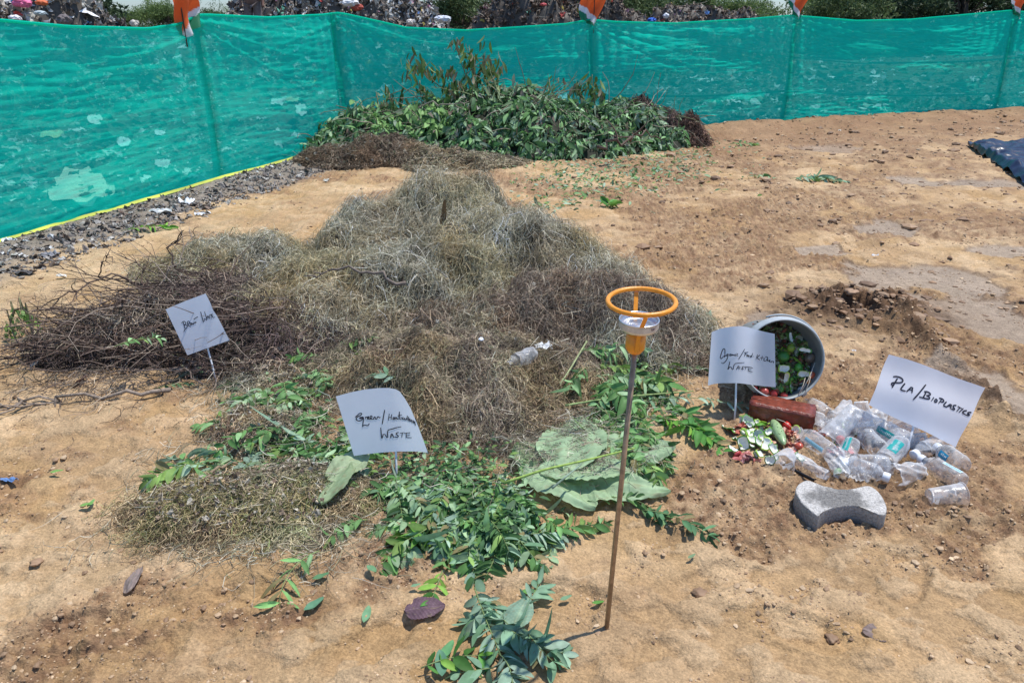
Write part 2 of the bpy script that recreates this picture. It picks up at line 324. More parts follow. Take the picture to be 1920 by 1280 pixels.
def make_ground():
    xs = list(np.arange(-1.9, 2.5, .0062)); st = .0062
    while xs[-1] < 500: st *= 1.022 if xs[-1] < 12 else 1.2; xs.append(xs[-1]+st)
    l = []; x = -1.9; st = .0062
    while x > -500: st *= 1.022 if x > -12 else 1.2; x -= st; l.append(x)
    xs = np.array(l[::-1]+xs)
    ys = []; y = 1.05
    while y < 15: ys.append(y); y += .00115*(y*y+2)
    st = .25
    while y < 700: ys.append(y); st *= 1.12; y += st
    pre = []; y = 1.05; st = .03
    while y > -300: st *= 1.25; y -= st; pre.append(y)
    ys = np.array(pre[::-1]+ys)
    X, Y = np.meshgrid(xs, ys)
    Z = gh(X, Y)
    s = soil(X, Y); fs, s1, s2 = fence_side(X, Y)
    pale = np.array([.565, .395, .225]); mid = np.array([.455, .298, .158]); brown = np.array([.25, .145, .08]); grey = np.array([.37, .29, .215]); ochre = np.array([.45, .28, .125])
    def mixc(c, d, f): return c*(1-f[..., None])+d*f[..., None]
    C = np.broadcast_to(pale, X.shape+(3,)).copy()
    C = mixc(C, mid, ss(-.35, .35, fbm(X, Y, .9, 4, 90)))
    C = mixc(C, ochre, .7*ss(.15, .5, fbm(X, Y, 1.6, 3, 95)))
    C = mixc(C, brown, np.clip(s*.60+.5*s*fbm(X, Y, 14, 4, 5, .7), 0, 1))
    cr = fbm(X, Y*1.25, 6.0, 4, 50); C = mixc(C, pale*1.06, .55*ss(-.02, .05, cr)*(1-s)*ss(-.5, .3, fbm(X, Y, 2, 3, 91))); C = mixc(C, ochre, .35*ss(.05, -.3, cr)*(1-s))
    # damp slabs on the right
    g = slab(X, Y)
    edge = np.clip(4*g*(1-g), 0, 1); C = mixc(C, grey*(1+.12*fbm(X, Y, 3, 3, 54))[..., None], g*.85); C = mixc(C, brown*.6, edge*.5)
    d, t = segdist(X, Y, rut0, rut1); C = mixc(C, brown*.62, .9*np.exp(-(d/.075)**2)*ss(-.5, .3, fbm(X, Y, 6, 3, 44)))
    dm = np.hypot((X-mudc[0])/.45, (Y-mudc[1])/.33); C = mixc(C, brown*.62, np.clip(1.3*np.exp(-dm**2*1.0)+.3*fbm(X, Y, 10, 3, 46)*np.exp(-dm**2*.6), 0, 1)); C = mixc(C, brown*.35, np.exp(-(((X-mudc[0]+.04)/.13)**2+((Y-mudc[1]-.02)/.09)**2)))
    C = mixc(C, np.array([.29, .165, .09]), ss(-3.6, -.6, s2+.9*pn(X*.8, Y*.8, 33)+.5*fbm(X, Y, 3, 3, 34))*ss(.8, 2.6, X)*.8)
    # debris strip along the left net
    w = .62+.25*pn(X*1.1, Y*1.1, 12)
    deb = ss(-w-.12, -w+.12, s1)*(1-ss(-.2, .2, s2-.3))*(s1 < 6)
    deb = np.maximum(deb, ss(-.1, .1, fs))
    C = mixc(C, np.array([.235, .205, .175]), np.clip(deb, 0, 1)*.85); C = mixc(C, np.array([.13, .11, .085]), ss(.05, .5, fs)*.9)
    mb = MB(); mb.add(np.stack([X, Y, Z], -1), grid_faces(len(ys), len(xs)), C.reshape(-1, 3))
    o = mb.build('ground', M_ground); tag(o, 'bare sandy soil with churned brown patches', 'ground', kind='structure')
make_ground()

# loose clods of soil
ICO = None
def ico():
    global ICO
    if ICO is None:
        import bmesh
        b = bmesh.new(); bmesh.ops.create_icosphere(b, subdivisions=1, radius=1)
        ICO = (np.array([v.co[:] for v in b.verts]), np.array([[v.index for v in f.verts] for f in b.faces]))
    return ICO
def lumps(mb, P, r, col, flat=.65, jag=.3):
    iv, f = ico(); n = len(P); m = len(iv)
    v = iv[None]*(1+rng.normal(size=(n, m, 1))*jag)
    a = rng.random(n)*6.28; ca, sa = np.cos(a), np.sin(a)
    sx = 1+.5*rng.random(n)
    x = v[..., 0]*sx[:, None]; y = v[..., 1]; z = v[..., 2]*flat
    v = np.stack([x*ca[:, None]-y*sa[:, None], x*sa[:, None]+y*ca[:, None], z], -1)*r[:, None, None]+P[:, None]
    ff = (f[None]+(np.arange(n)*m)[:, None, None]).reshape(-1, 3)
    mb.add(v, ff, np.repeat(col, m, 0), smooth=False)
def scatter_xy(n, power=1.0):
    y = 1.2*(13/1.2)**(rng.random(n)**power); x = (rng.random(n)-.5)*2*(y*.75+.3); return x, y
x, y = scatter_xy(90000); s = soil(x, y); d, t = segdist(x, y, rut0, rut1)
keep = (rng.random(len(x)) < np.clip(s**2*(.35+.9*ss(-.1, .4, fbm(x, y, 3.5, 3, 17)))+.5*ss(.12, .3, fbm(x, y, 5.5, 3, 19))+.012+.9*np.exp(-(d/.07)**2), 0, 1)) & (fence_side(x, y)[0] < -.05)
x, y = x[keep], y[keep]; s = s[keep]
r = np.minimum(.0016*(1-rng.random(len(x)))**-.36*(.8+.2*y), .0055+.0022*y); P = np.stack([x, y, gh(x, y)+r*.15], 1)
mb = MB(); lumps(mb, P, r, pick([(.40, .27, .155), (.33, .21, .12), (.50, .36, .22), (.24, .15, .085)], len(x)), .6, .16)
tag(mb.build('soil_clods', M_litter), 'loose brown crumbs and clods scattered over the soil', 'soil clods', kind='stuff')
# coarser clods on the churned far part
n = 5200; x = rng.uniform(.6, 11, n); y = rng.uniform(3.2, 13.5, n); k = (fence_side(x, y)[0] < -.05) & (rng.random(n) < .12+.88*ss(-.05, .35, fbm(x, y*1.6, 1.6, 3, 71))*(.4+.6*ss(-4.5, -.8, fence_side(x, y)[2]))); x, y = x[k], y[k]
dm = np.hypot(rng.normal(size=420)*.22, rng.normal(size=420)*.17); mx_ = mudc[0]+rng.normal(size=420)*.24; my_ = mudc[1]+rng.normal(size=420)*.18
r = np.minimum(.010*(1-rng.random(len(x)))**-.45, .05); r2 = np.minimum(.006*(1-rng.random(420))**-.5, .035); x = np.concatenate([x, mx_]); y = np.concatenate([y, my_]); r = np.concatenate([r, r2])
mb = MB(); lumps(mb, np.stack([x, y, gh(x, y)+r*.1], 1), r, pick([(.26, .155, .085), (.20, .12, .068), (.33, .21, .12)], len(x)), .55, .2)
tag(mb.build('coarse_clods', M_litter), 'coarser dark clods on the churned soil towards the net and around the dug hollow', 'soil clods', kind='stuff')
# larger clods one can pick out
for k, (px, py, rr, lab) in enumerate([(1603, 250, .07, 'large brown clod near the foot of the net, furthest left'), (1650, 312, .05, 'round brown clod on bare soil behind the grass tuft'), (1880, 230, .06, 'dark clod on the soil bank by the right edge'),
        (1370, 314, .045, 'dark lump beside the strewn leaf litter'), (1312, 1110, .024, 'knobbly clod on the soil right of the metal rod'), (1590, 572, .042, 'large dark mud lump behind the bucket, left one'), (1655, 556, .05, 'large dark mud lump behind the bucket, right one'),
        (1775, 640, .018, 'small dark stone on smooth mud above the bioplastics sheet'), (1562, 1190, .02, 'small clod at the bottom right foreground'), (70, 1060, .02, 'small clod at the left foreground'), (1660, 606, .03, 'dark mud lump at the start of the rut')]):
    p = G(px, py); p[2] = float(gh(p[0], p[1]))+rr*.2
    m = MB(); iv, f = ico(); import bmesh
    b = bmesh.new(); bmesh.ops.create_icosphere(b, subdivisions=3, radius=1); v = np.array([q.co[:] for q in b.verts]); f = np.array([[q.index for q in w.verts] for w in b.faces]); b.free()
    v = v*(1+.35*pn(v[:, :1]*1.6+k*5, v[:, 1:2]*1.6+v[:, 2:]*1.3, 2)+.22*pn(v[:, :1]*4+k, v[:, 1:2]*4+v[:, 2:]*3, 6)+.1*pn(v[:, :1]*9+k, v[:, 1:2]*9+v[:, 2:]*7, 6)); v[:, 2] *= .42
    m.add(v*rr*.85, f, np.array([.29, .18, .105])*(1.2 if k % 2 else .9)); o = m.build('soil_clod', M_litter); o.location = p; tag(o, lab, 'clod')

# ---------------------------------------------------------------- net fence
tops = np.array([(-700, 40), (-300, 26), (0, 38), (120, 50), (270, 54), (330, 46), (372, 28), (392, 28), (500, 33), (600, 28), (638, 24), (700, 38), (760, 52), (870, 57), (960, 52), (1060, 45), (1105, 37), (1150, 41), (1260, 44), (1400, 36), (1480, 29), (1600, 39), (1700, 37), (1800, 28), (1885, 20), (2000, 30), (2200, 30), (2500, 26)], float)
L1 = np.linalg.norm(FC-FA); L2 = np.linalg.norm(FB-FC)
def fplan(s):
    s = np.asarray(s, float)[..., None]
    return np.where(s < L1, FA+(FC-FA)*(s/L1), FC+(FB-FC)*((s-L1)/L2))
def fs_at(px):        # fence arc length that stands at photograph column px
    ss_ = np.linspace(0, L1+L2, 4000); p = fplan(ss_); q = projx(p[:, 0], p[:, 1], .7); k = p[:, 1] > .9; return float(np.interp(px, q[k], ss_[k]))
def ztop(s):
    p = fplan(s); q = np.where(p[..., 1] > .5, projx(p[..., 0], p[..., 1], 1.4), -3000); ty = np.interp(q, tops[:, 0], tops[:, 1])
    el = PITCH-np.arctan((640-ty)/F)*1.0
    # height where the line of sight of (q,ty) reaches this distance
    dz = (UP[2]*(640-ty)/F+FW[2]); dy = (UP[1]*(640-ty)/F+FW[1]); return HC+dz/dy*p[..., 1]
fence = empty('shade_net_fence', (*FC, 0), 'long bright green shade net strung on posts across the back and left of the yard', 'fence')
ofs = np.array([*FC, 0])
posts_px = [-900, -170, 388, 640, 1110, 1477, 1882, 2260]
post_s = [fs_at(p) for p in posts_px]; post_s[0] = .1
def make_net():
    n = 2300; m = 110
    s = np.linspace(0, L1+L2, n); p = fplan(s); zt = ztop(s)
    nn = np.where((s < L1)[:, None], np.array([-(FC-FA)[1], (FC-FA)[0]])/L1, np.array([-(FB-FC)[1], (FB-FC)[0]])/L2)  # towards the back
    g = gh(p[:, 0], p[:, 1], False)-.01
    v = np.linspace(0, 1, m)
    Z = g[:, None]+(zt-g)[:, None]*v[None]
    Sg = s[:, None]+0*v[None]
    # sag between the posts makes swags; wrinkles run along the cloth
    ds = np.min(np.abs(s[:, None]-np.array(post_s)[None]), 1); pull = np.exp(-ds/.5)[:, None]
    Zw = Z+.05*np.sin(Sg*1.3)*(1-v)
    off = .030*fbm(Sg*.5, Zw*2.2, 1.0, 3, 110)+.009*fbm(Sg*.8, Zw*9, 1.0, 3, 120)*(.5+.8*v)+.009*fbm(Sg*3.2, Zw*34, 1.0, 3, 130)
    off = off*(1-.75*pull)+.07*np.sin(np.pi*v)[None]*np.sin(Sg*.9+1)*(1-pull)-.03
    off += pull*.02*np.sin(Sg*34+Z*3)*v[None]
    # long folds fanning from the posts
    for ps in post_s[2:7]:
        for kk, (sl_, am) in enumerate(((-.10, .03), (-.22, .024), (.14, .022), (-.36, .018))):
            dd = Sg-ps; line = zt[:, None]-.05-abs(sl_)*np.abs(dd)-.02*kk
            off += -am*np.exp(-((Z-line)/.018)**2)*np.exp(-np.abs(dd)/1.2)*((dd > 0) if sl_ < 0 else (dd < 0))
    P = np.stack([p[:, 0][:, None]+nn[:, 0][:, None]*off, p[:, 1][:, None]+nn[:, 1][:, None]*off, Z], -1)-ofs
    mb = MB(); mb.add(P, grid_faces(n, m)); mb.build('net', M_net, fence)
    # rolled top edge
    e = P[:, -1][::6]; mb = MB(); tube(mb, e, .011, 6); mb.build('top_edge', M_net, fence)
    i = [k for k in range(n) if s[k] < fs_at(575)][::6]; e = P[i, 1].copy(); dx = np.array([(FC-FA)[1], -(FC-FA)[0]])/L1
    q = np.concatenate([np.stack([e+[0, 0, .030], e+np.array([dx[0]*.03, dx[1]*.03, .014])], 1)])
    mb = MB(); mb.add(q.reshape(-1, 3), grid_faces(len(e), 2)); mb.build('yellow_hem', M_hem, fence)
make_net()
lean = [0, .02, .05, 0, -.02, .03, -.04, 0]
for ps, ln in zip(post_s, lean):
    p = fplan(ps); d = (fplan(ps+.01)-fplan(ps-.01)); d = d/np.linalg.norm(d); bk = np.array([-d[1], d[0]]); z = float(ztop(np.array([ps]))[0])
    b = np.array([*(p+bk*.012), -.05]); t = np.array([*(p+bk*.012+d*ln), z+.02]); mb = MB()
    k = np.linspace(0, 1, 9)[:, None]; pts = b+(t-b)*k+np.array([*d, 0])*.02*np.sin(k*5)
    tube(mb, pts-ofs, .034-.008*k[:, 0], 8); mb.build('post', M_post, fence)
def dark_band(pa, pb, r=.02):  # bar added behind the net to show through as a dark band
    sa, sb = fs_at(pa[0]), fs_at(pb[0]); q = []
    for k in np.linspace(0, 1, 12):
        s = sa+(sb-sa)*k; p = fplan(s); d = fplan(s+.01)-fplan(s-.01); d = d/np.linalg.norm(d); bk = np.array([-d[1], d[0]]); p = p+bk*.15
        py = pa[1]+(pb[1]-pa[1])*k+6*math.sin(k*3.1); dz = (UP[2]*(640-py)/F+FW[2]); dy = (UP[1]*(640-py)/F+FW[1]); q.append([*p, HC+dz/dy*p[1]])
    mb = MB(); tube(mb, np.array(q)-ofs, r, 6); mb.build('dark_band', M_post, fence)
dark_band((1100, 178), (1500, 170)); dark_band((1500, 172), (1900, 175), .014); dark_band((1640, 118), (1990, 100)); dark_band((850, 150), (1280, 122)); dark_band((1280, 76), (1640, 120), .012)

# flags tied at the posts
def flag(px, py, w, h, lab, fold, k):
    s = fs_at(px); p = fplan(s); d = fplan(s+.01)-fplan(s-.01); d = d/np.linalg.norm(d); bk = np.array([-d[1], d[0]]); base = np.array([*(p-bk*.05), 0])
    zc = AY(px, py, p[1])[2]
    root = empty('pennant_flag', (*base[:2], zc), lab, 'flag', 'small tricolour flags on the net posts')
    nu, nv = 26, 40; u, v = np.meshgrid(np.linspace(-.5, .5, nu), np.linspace(0, 1, nv))
    X = (u*w*(1-.45*v**3)+.03*np.sin(v*4+k)*v+fold*v*w*.35); Zv = h*(1-v)+u*fold*.35*h*v; D = .05*np.sin(u*11+v*4+k)*(.3+.5*v)*w*3+.02*np.sin(v*7)
    V = np.stack([X*d[0]-D*bk[0], X*d[1]-D*bk[1], Zv], -1)
    t = (v+fold*.30*u*(1+v)); c = np.where((t < .72)[..., None], np.array([.80, .13, .025]), np.where((t < .88)[..., None], np.array([.75, .74, .76]), np.array([.01, .19, .09])))
    mb = MB(); mb.add(V, grid_faces(nv, nu), c.reshape(-1, 3)); mb.build('cloth', M_cloth, root)
    mb = MB(); tube(mb, [[.0, .012, -.12], [0, .012, h+.16]], .006, 6); mb.build('stick', M_post, root)
flag(360, 60, .34, .36, 'orange white and green flag on the post nearest the left edge', .9, 0)
flag(1106, 44, .34, .5, 'tricolour flag hanging on the post left of the blue bag', -.5, 1)
flag(1482, 30, .32, .48, 'tricolour flag on the post between the two right net bays', -.9, 2)
flag(1880, 30, .36, .5, 'tricolour flag on the post at the far right', -.6, 3)

def bits(mb, P, s, col, flat=.4, Nn=None):
    """crumpled scraps: small bent sheets"""
    n = len(P); a = runit(n); b = nrm(np.cross(a, runit(n)))
    if Nn is not None: a = nrm(a-Nn*np.sum(a*Nn, 1, keepdims=True)*(1-flat)); b = nrm(np.cross(Nn+runit(n)*flat*.5, a))
    c = np.cross(a, b); u = np.linspace(-.5, .5, 4); uu, vv = np.meshgrid(u, u); uu = uu.ravel(); vv = vv.ravel(); asp = rng.uniform(.35, 1, n)
    jit = rng.normal(size=(n, 16))*.13; j2 = rng.normal(size=(n, 16, 2))*.07
    v = P[:, None]+s[:, None, None]*((uu[None]+j2[..., 0])[..., None]*a[:, None]+((vv[None]+j2[..., 1])*asp[:, None])[..., None]*b[:, None]+jit[..., None]*c[:, None])
    f = grid_faces(4, 4)[None]+(np.arange(n)*16)[:, None, None]
    mb.add(v, f.reshape(-1, 4), np.repeat(col, 16, 0), smooth=False)
# ---------------------------------------------------------------- heaps
class Heap:
    def __init__(s, lumps_, noise=.03, ns=4.5, seed=0): s.l = lumps_; s.no = noise; s.ns = ns; s.seed = seed
    def H(s, x, y):
        x = np.asarray(x, float); y = np.asarray(y, float)
        wob = .16*pn(x*1.7, y*1.7, s.seed+1)+.10*pn(x*4.7, y*4.7, s.seed+2)
        h = np.zeros_like(x)
        for cx, cy, rx, ry, hh in s.l:
            q = np.sqrt(((x-cx)/rx)**2+((y-cy)/ry)**2)+wob
            e = hh*np.clip(1-np.clip(q, 0, 2)/1.0, -1, 1); e = hh*np.clip(np.cos(np.clip(q, 0, 1)*np.pi)*.5+.5, 0, 1)**.72
            h = (h**4+e**4)**.25
        return h+s.no*fbm(x, y, s.ns, 4, s.seed+140, .55)*np.minimum(1, h/.06)
    def box(s):
        a = np.array(s.l); return (a[:, 0]-a[:, 2]*1.25).min(), (a[:, 0]+a[:, 2]*1.25).max(), (a[:, 1]-a[:, 3]*1.25).min(), (a[:, 1]+a[:, 3]*1.25).max()
    def core(s, mb, step=.015, sink=.02, col=(.04, .031, .022), mi=0):  # dark colour puts shade into the gaps between the strands
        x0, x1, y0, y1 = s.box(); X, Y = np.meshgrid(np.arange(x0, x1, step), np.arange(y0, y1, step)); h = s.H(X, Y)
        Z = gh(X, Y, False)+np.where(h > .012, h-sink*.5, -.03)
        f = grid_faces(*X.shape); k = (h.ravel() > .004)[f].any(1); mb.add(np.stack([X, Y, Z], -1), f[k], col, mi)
    def sample(s, n, hmin=.012, edge=1.0):
        x0, x1, y0, y1 = s.box(); X = []; Y = []; c = 0
        while c < n:
            x = rng.uniform(x0, x1, n*2); y = rng.uniform(y0, y1, n*2); h = s.H(x, y); k = h > hmin
            X.append(x[k]); Y.append(y[k]); c += k.sum()
        return np.concatenate(X)[:n], np.concatenate(Y)[:n]
def straw(mb, heap, n, L, w, pal, lift=.02, loose=.05, curl=2.5, K=7, hmin=.012, patch=None, colj=.22, comb=.45, mi=0, fall=None):
    """blades draped over a heap, combed into tufts"""
    x, y = heap.sample(n, hmin)
    if fall is not None:
        x = x+rng.normal(size=n)*fall; y = y+rng.normal(size=n)*fall
    ang = 3.1*fbm(x, y, 2.6, 3, heap.seed+200)*comb+rng.normal(size=n)*1.5
    LL = rng.uniform(L[0], L[1], n); cu = rng.normal(size=n)*curl
    p = np.zeros((n, K, 3)); p[:, 0, 0] = x; p[:, 0, 1] = y
    for k in range(1, K):
        p[:, k, 0] = p[:, k-1, 0]+np.cos(ang)*LL/(K-1); p[:, k, 1] = p[:, k-1, 1]+np.sin(ang)*LL/(K-1)
        ang = ang+cu/(K-1)+rng.normal(size=n)*.38
    t = np.linspace(0, 1, K)[None]
    z = gh(p[..., 0], p[..., 1], False)+np.maximum(heap.H(p[..., 0], p[..., 1]), .0)
    zl = z[:, :1]*(1-t)+z[:, -1:]*t; z = np.maximum(.35*z+.65*zl, z-.012)
    lf = lift*rng.random((n, 1))**1.3-.006; arch = loose*(rng.random((n, 1))**3)*np.sin(t*np.pi*rng.uniform(.5, 1.3, (n, 1)))
    p[..., 2] = z+lf+arch+.004
    wd = runit(n); wd[:, 2] *= .6; wd = nrm(wd)
    col = pick(pal[0], n, colj)
    if len(pal) > 1 and patch is not None:
        k = rng.random(n) < ss(-.2, .2, patch(x, y)); col[k] = pick(pal[1], int(k.sum()), colj)
    tone = fbm(x, y, 5.5, 3, heap.seed+260); warm = ss(-.1, .35, fbm(x, y, 2.4, 3, heap.seed+270))[:, None]
    col = col*(1.12+.55*np.clip(tone, -.8, .9))[:, None]; col = col*(1-warm*.45)+col*np.array([1.12, .88, .62])*warm*.45
    ribbons(mb, p, wd, rng.uniform(w[0], w[1], n), np.clip(col, .01, .9), mi=mi)

GREY = [(.54, .49, .37), (.35, .33, .22), (.78, .72, .57), (.16, .15, .10), (.44, .42, .31), (.25, .21, .14)]
YEL = [(.50, .41, .24), (.36, .31, .17), (.62, .54, .35), (.20, .17, .09), (.34, .33, .20)]
BRN = [(.36, .27, .20), (.17, .12, .09), (.48, .39, .28), (.22, .19, .14), (.10, .072, .055)]
MIX = [(.36, .29, .19), (.23, .19, .12), (.58, .48, .33), (.12, .09, .06), (.28, .27, .16)]
# main heap of cut grass
hay = Heap([(-.46, 4.65, .72, .85, .50), (-.10, 4.10, .80, .80, .38), (-.88, 4.45, .55, .70, .36), (.30, 3.85, .58, .60, .25), (.18, 4.35, .55, .6, .28), (-.50, 3.75, .65, .55, .28)], .07, 4.2, 1)
def chaff(mb, h, n, s=(.008, .028), pal=((.30, .22, .15), (.16, .11, .08), (.42, .34, .24), (.50, .45, .36), (.20, .20, .11)), lift=.03, sk=(.06, .22)):
    x, y = h.sample(n, .02); z = h.H(x, y)+gh(x, y, False)+lift*rng.random(n); bits(mb, np.stack([x, y, z], 1), rng.uniform(s[0], s[1], n)*rng.random(n)**.5, pick(pal, n, .2), 1.0)
    m = n//3; x, y = h.sample(m, .02); P = np.stack([x, y, h.H(x, y)+gh(x, y, False)+.02], 1); d = runit(m); d[:, 2] = np.abs(d[:, 2])*.35; t = np.linspace(0, 1, 3)[None, :, None]*rng.uniform(sk[0], sk[1], (m, 1, 1))   # stiff stalks
    ribbons(mb, P[:, None]+d[:, None]*t+runit(m)[:, None]*.02*t, runit(m), rng.uniform(.002, .004, m), pick([(.40, .33, .22), (.13, .095, .07), (.60, .54, .42)], m))
mb = MB(); hay.core(mb)
straw(mb, hay, 30000, (.06, .22), (.0015, .0034), [GREY, YEL], .035, .10, patch=lambda x, y: pn(x*2.1, y*2.1, 4)-.25-.35*ss(4.1, 4.6, y), curl=3)
straw(mb, hay, 14000, (.04, .12), (.002, .0035), [GREY], .03, .05)
chaff(mb, hay, 1500)
tag(mb.build('cut_grass_heap', [M_straw]), 'tall grey green heap of dried cut grass in the middle of the yard', 'grass heap')
# left shoulder, yellower
hay2 = Heap([(-1.45, 4.15, .75, .62, .24), (-1.0, 3.75, .6, .5, .24), (-1.85, 4.35, .5, .4, .14), (-1.15, 3.45, .55, .42, .16)], .055, 6, 11)
mb = MB(); hay2.core(mb)
straw(mb, hay2, 23000, (.05, .18), (.0015, .0034), [YEL, GREY], .03, .07, patch=lambda x, y: pn(x*2.5, y*2.5, 14)-.05, curl=3)
chaff(mb, hay2, 1200)
tag(mb.build('straw_heap', [M_straw]), 'lower yellowish spread of dry grass between the brushwood and the tall heap', 'grass heap')
# right shoulder, brown
hay3 = Heap([(.52, 3.42, .55, .50, .21), (.16, 3.45, .60, .42, .20), (.70, 3.28, .34, .40, .13), (-.2, 3.4, .55, .3, .13)], .055, 6, 21)
mb = MB(); hay3.core(mb)
straw(mb, hay3, 24000, (.05, .18), (.0015, .0032), [BRN, GREY], .03, .08, patch=lambda x, y: (pn(x*2.5, y*2.5, 24)-.15+(x-.6)*.4), curl=3)
chaff(mb, hay3, 1200)
tag(mb.build('dry_grass_heap', [M_straw]), 'brown dry grass banked against the right foot of the tall heap', 'grass heap')
# clippings mound in front
clip = Heap([(-.20, 2.80, .62, .50, .20), (-.42, 2.95, .52, .42, .16), (.12, 2.78, .42, .44, .15), (-.05, 2.5, .5, .28, .10)], .042, 7, 31)
mb = MB(); clip.core(mb)
straw(mb, clip, 30000, (.02, .075), (.0016, .0030), [MIX, BRN], .02, .03, patch=lambda x, y: pn(x*4, y*4, 34)-.1, K=5, curl=2.2)
straw(mb, clip, 5000, (.06, .16), (.0014, .0026), [MIX], .02, .05)
straw(mb, clip, 2600, (.03, .12), (.0014, .0024), [MIX, BRN], .03, .03, fall=.13, patch=lambda x, y: x*0)
chaff(mb, clip, 1600, (.006, .02), sk=(.03, .12))
tag(mb.build('clippings_mound', [M_straw]), 'low mound of short brown lawn clippings behind the green waste sheet', 'clippings')
# small patches of clippings
def clip_patch(name, l, n, lab, pal, fall=.03, seed=41, L=(.02, .08)):
    h = Heap(l, .012, 14, seed); mb = MB(); h.core(mb, .012, .012)
    straw(mb, h, n, L, (.0016, .0032), pal, .014, .02, K=5, hmin=.004, patch=lambda x, y: pn(x*5, y*5, seed)-.1, fall=fall)
    chaff(mb, h, n//12, (.006, .022), sk=(.02, .07))
    return tag(mb.build(name, [M_straw]), lab, 'clippings'), h
GCL = [(.28, .27, .14), (.40, .36, .21), (.14, .13, .07), (.52, .45, .29), (.20, .24, .10)]
c = G(460, 960); clp, clip2 = clip_patch('clippings_patch', [(c[0], c[1], .42, .22, .065), (c[0]+.16, c[1]+.08, .3, .2, .07), (c[0]-.2, c[1]-.02, .24, .12, .035)], 15000, 'flat patch of greenish grass clippings in the left foreground', [GCL, MIX], .035, 41)
c = G(490, 810); clip_patch('clippings_patch', [(c[0], c[1], .22, .2, .06)], 5000, 'small clippings patch between the brown waste sheet and the green waste sheet', [MIX, BRN], .03, 51)
c = G(470, 735); clip_patch('clippings_patch', [(c[0]+.15, c[1]+.1, .45, .28, .03)], 4500, 'thin scatter of grey grass just right of the brown waste stick', [GREY, BRN], .05, 56)
c = G(730, 300); mulch = Heap([(c[0]-.1, c[1]-.05, .85, .62, .24), (c[0]+.75, c[1]-.35, .9, .45, .13), (c[0]-.6, c[1]-.3, .5, .4, .09)], .05, 4, 61)
mb = MB(); mulch.core(mb, .02); straw(mb, mulch, 22000, (.04, .12), (.004, .008), [[(.20, .145, .10), (.13, .095, .065), (.28, .215, .15), (.09, .065, .045)], MIX], .03, .03, K=5, patch=lambda x, y: (x-c[0]-.3))
chaff(mb, mulch, 1500, (.02, .05))
tag(mb.build('mulch_mound', [M_straw]), 'brown mulch mound in front of the leafy green heap', 'mulch')

# ---------------------------------------------------------------- brushwood pile
BR = [(.125, .085, .065), (.085, .058, .047), (.20, .15, .12), (.05, .036, .03), (.28, .22, .17)]
bc = G(300, 640); brush = Heap([(bc[0]+.08, bc[1]+.02, .50, .42, .19), (bc[0]+.45, bc[1]-.08, .48, .38, .15), (bc[0]-.25, bc[1]-.12, .42, .26, .05), (bc[0]+.22, bc[1]+.32, .4, .35, .18)], .05, 6, 71)
mb = MB(); brush.core(mb, .015, .02)
def twigs(mb, n, heap, L, r, lift, dirang=None, spread=1.0, K=7, up=.0):
    x, y = heap.sample(n, .015)
    for i in range(n):
        a = (dirang if dirang is not None else 0)+rng.normal()*spread; l = rng.uniform(*L); q = [np.array([x[i], y[i], float(heap.H(x[i], y[i]))+rng.random()*lift])]
        cu = rng.normal()*.9; el = rng.normal()*.12+up*rng.random()
        for k in range(K-1):
            q.append(q[-1]+np.array([math.cos(a)*math.cos(el), math.sin(a)*math.cos(el), math.sin(el)])*l/(K-1)); a += cu/(K-1)+rng.normal()*.12; el += rng.normal()*.14-.02
            q[-1][2] = max(q[-1][2], float(heap.H(q[-1][0], q[-1][1]))*.9+.004)
        q = np.array(q); rr = rng.uniform(*r); c = pick(BR, 1)[0]
        tube(mb, q, rr*np.linspace(1, .35, K), 4, c, cap=False)
        for b in range(rng.integers(0, 4)):     # side shoots
            j = rng.integers(1, K-1); aa = a+rng.normal()*1.2; ll = l*.3; e = q[j]+np.array([math.cos(aa), math.sin(aa), rng.random()*.8])*ll*.5
            tube(mb, np.array([q[j], e, e+np.array([math.cos(aa+.4), math.sin(aa+.4), rng.random()*.6-.1])*ll*.5]), rr*np.array([.6, .4, .2]), 3, c, cap=False)
twigs(mb, 520, brush, (.12, .42), (.0016, .0040), .08, math.pi, 1.3, up=.25)
twigs(mb, 60, brush, (.4, .75), (.002, .004), .05, math.pi*1.02, .45, up=.2)
straw(mb, brush, 10000, (.03, .12), (.0022, .0042), [BRN, [(.12, .08, .07), (.18, .13, .11), (.07, .05, .045)]], .05, .06, patch=lambda x, y: pn(x*3, y*3, 3)+.2)
chaff(mb, brush, 1400, (.01, .035), ((.20, .15, .12), (.10, .07, .06), (.34, .28, .22), (.14, .17, .09)))
tag(mb.build('brushwood_pile', [M_bark]), 'dark tangled pile of dry twigs left of the brown waste sheet', 'twig pile')
# bigger branches sticking out, each its own
def branch(name, pts, r, lab, seed, nside=6, leafcol=None, mat_=None, col=None, group=None, sl=.5):
    rs = np.random.default_rng(seed); pts = np.array(pts, float); k = np.linspace(0, len(pts)-1, 14); q = np.stack([np.interp(k, range(len(pts)), pts[:, i]) for i in range(3)], 1)
    q[1:-1] += rs.normal(size=(12, 3))*r*1.6; org = q[0].copy(); q = q-org; mb = MB(); c = np.array(col if col is not None else BR[seed % 4])
    tube(mb, q, r*np.linspace(1, .3, 14), 6, c); Ltot = np.linalg.norm(q[-1]-q[0])
    for b in range(nside):
        j = rs.integers(3, 13); d = nrm(q[min(j+1, 13)]-q[j-1]); d = nrm(d+rs.normal(size=3)*.65+[0, 0, .15]); l = Ltot*rs.uniform(.15, .4)*sl*2
        e = [q[j]]
        for kk in range(5): d = nrm(d+rs.normal(size=3)*.25); e.append(e[-1]+d*l/5)
        tube(mb, np.array(e), r*.55*np.linspace(1, .3, 6), 4, c, cap=False)
    o = mb.build(name, [mat_ or M_bark]); o.location = org; return tag(o, lab, 'branch', group)
def GP(px, py, z=0): return G(px, py, z)
B0 = bc
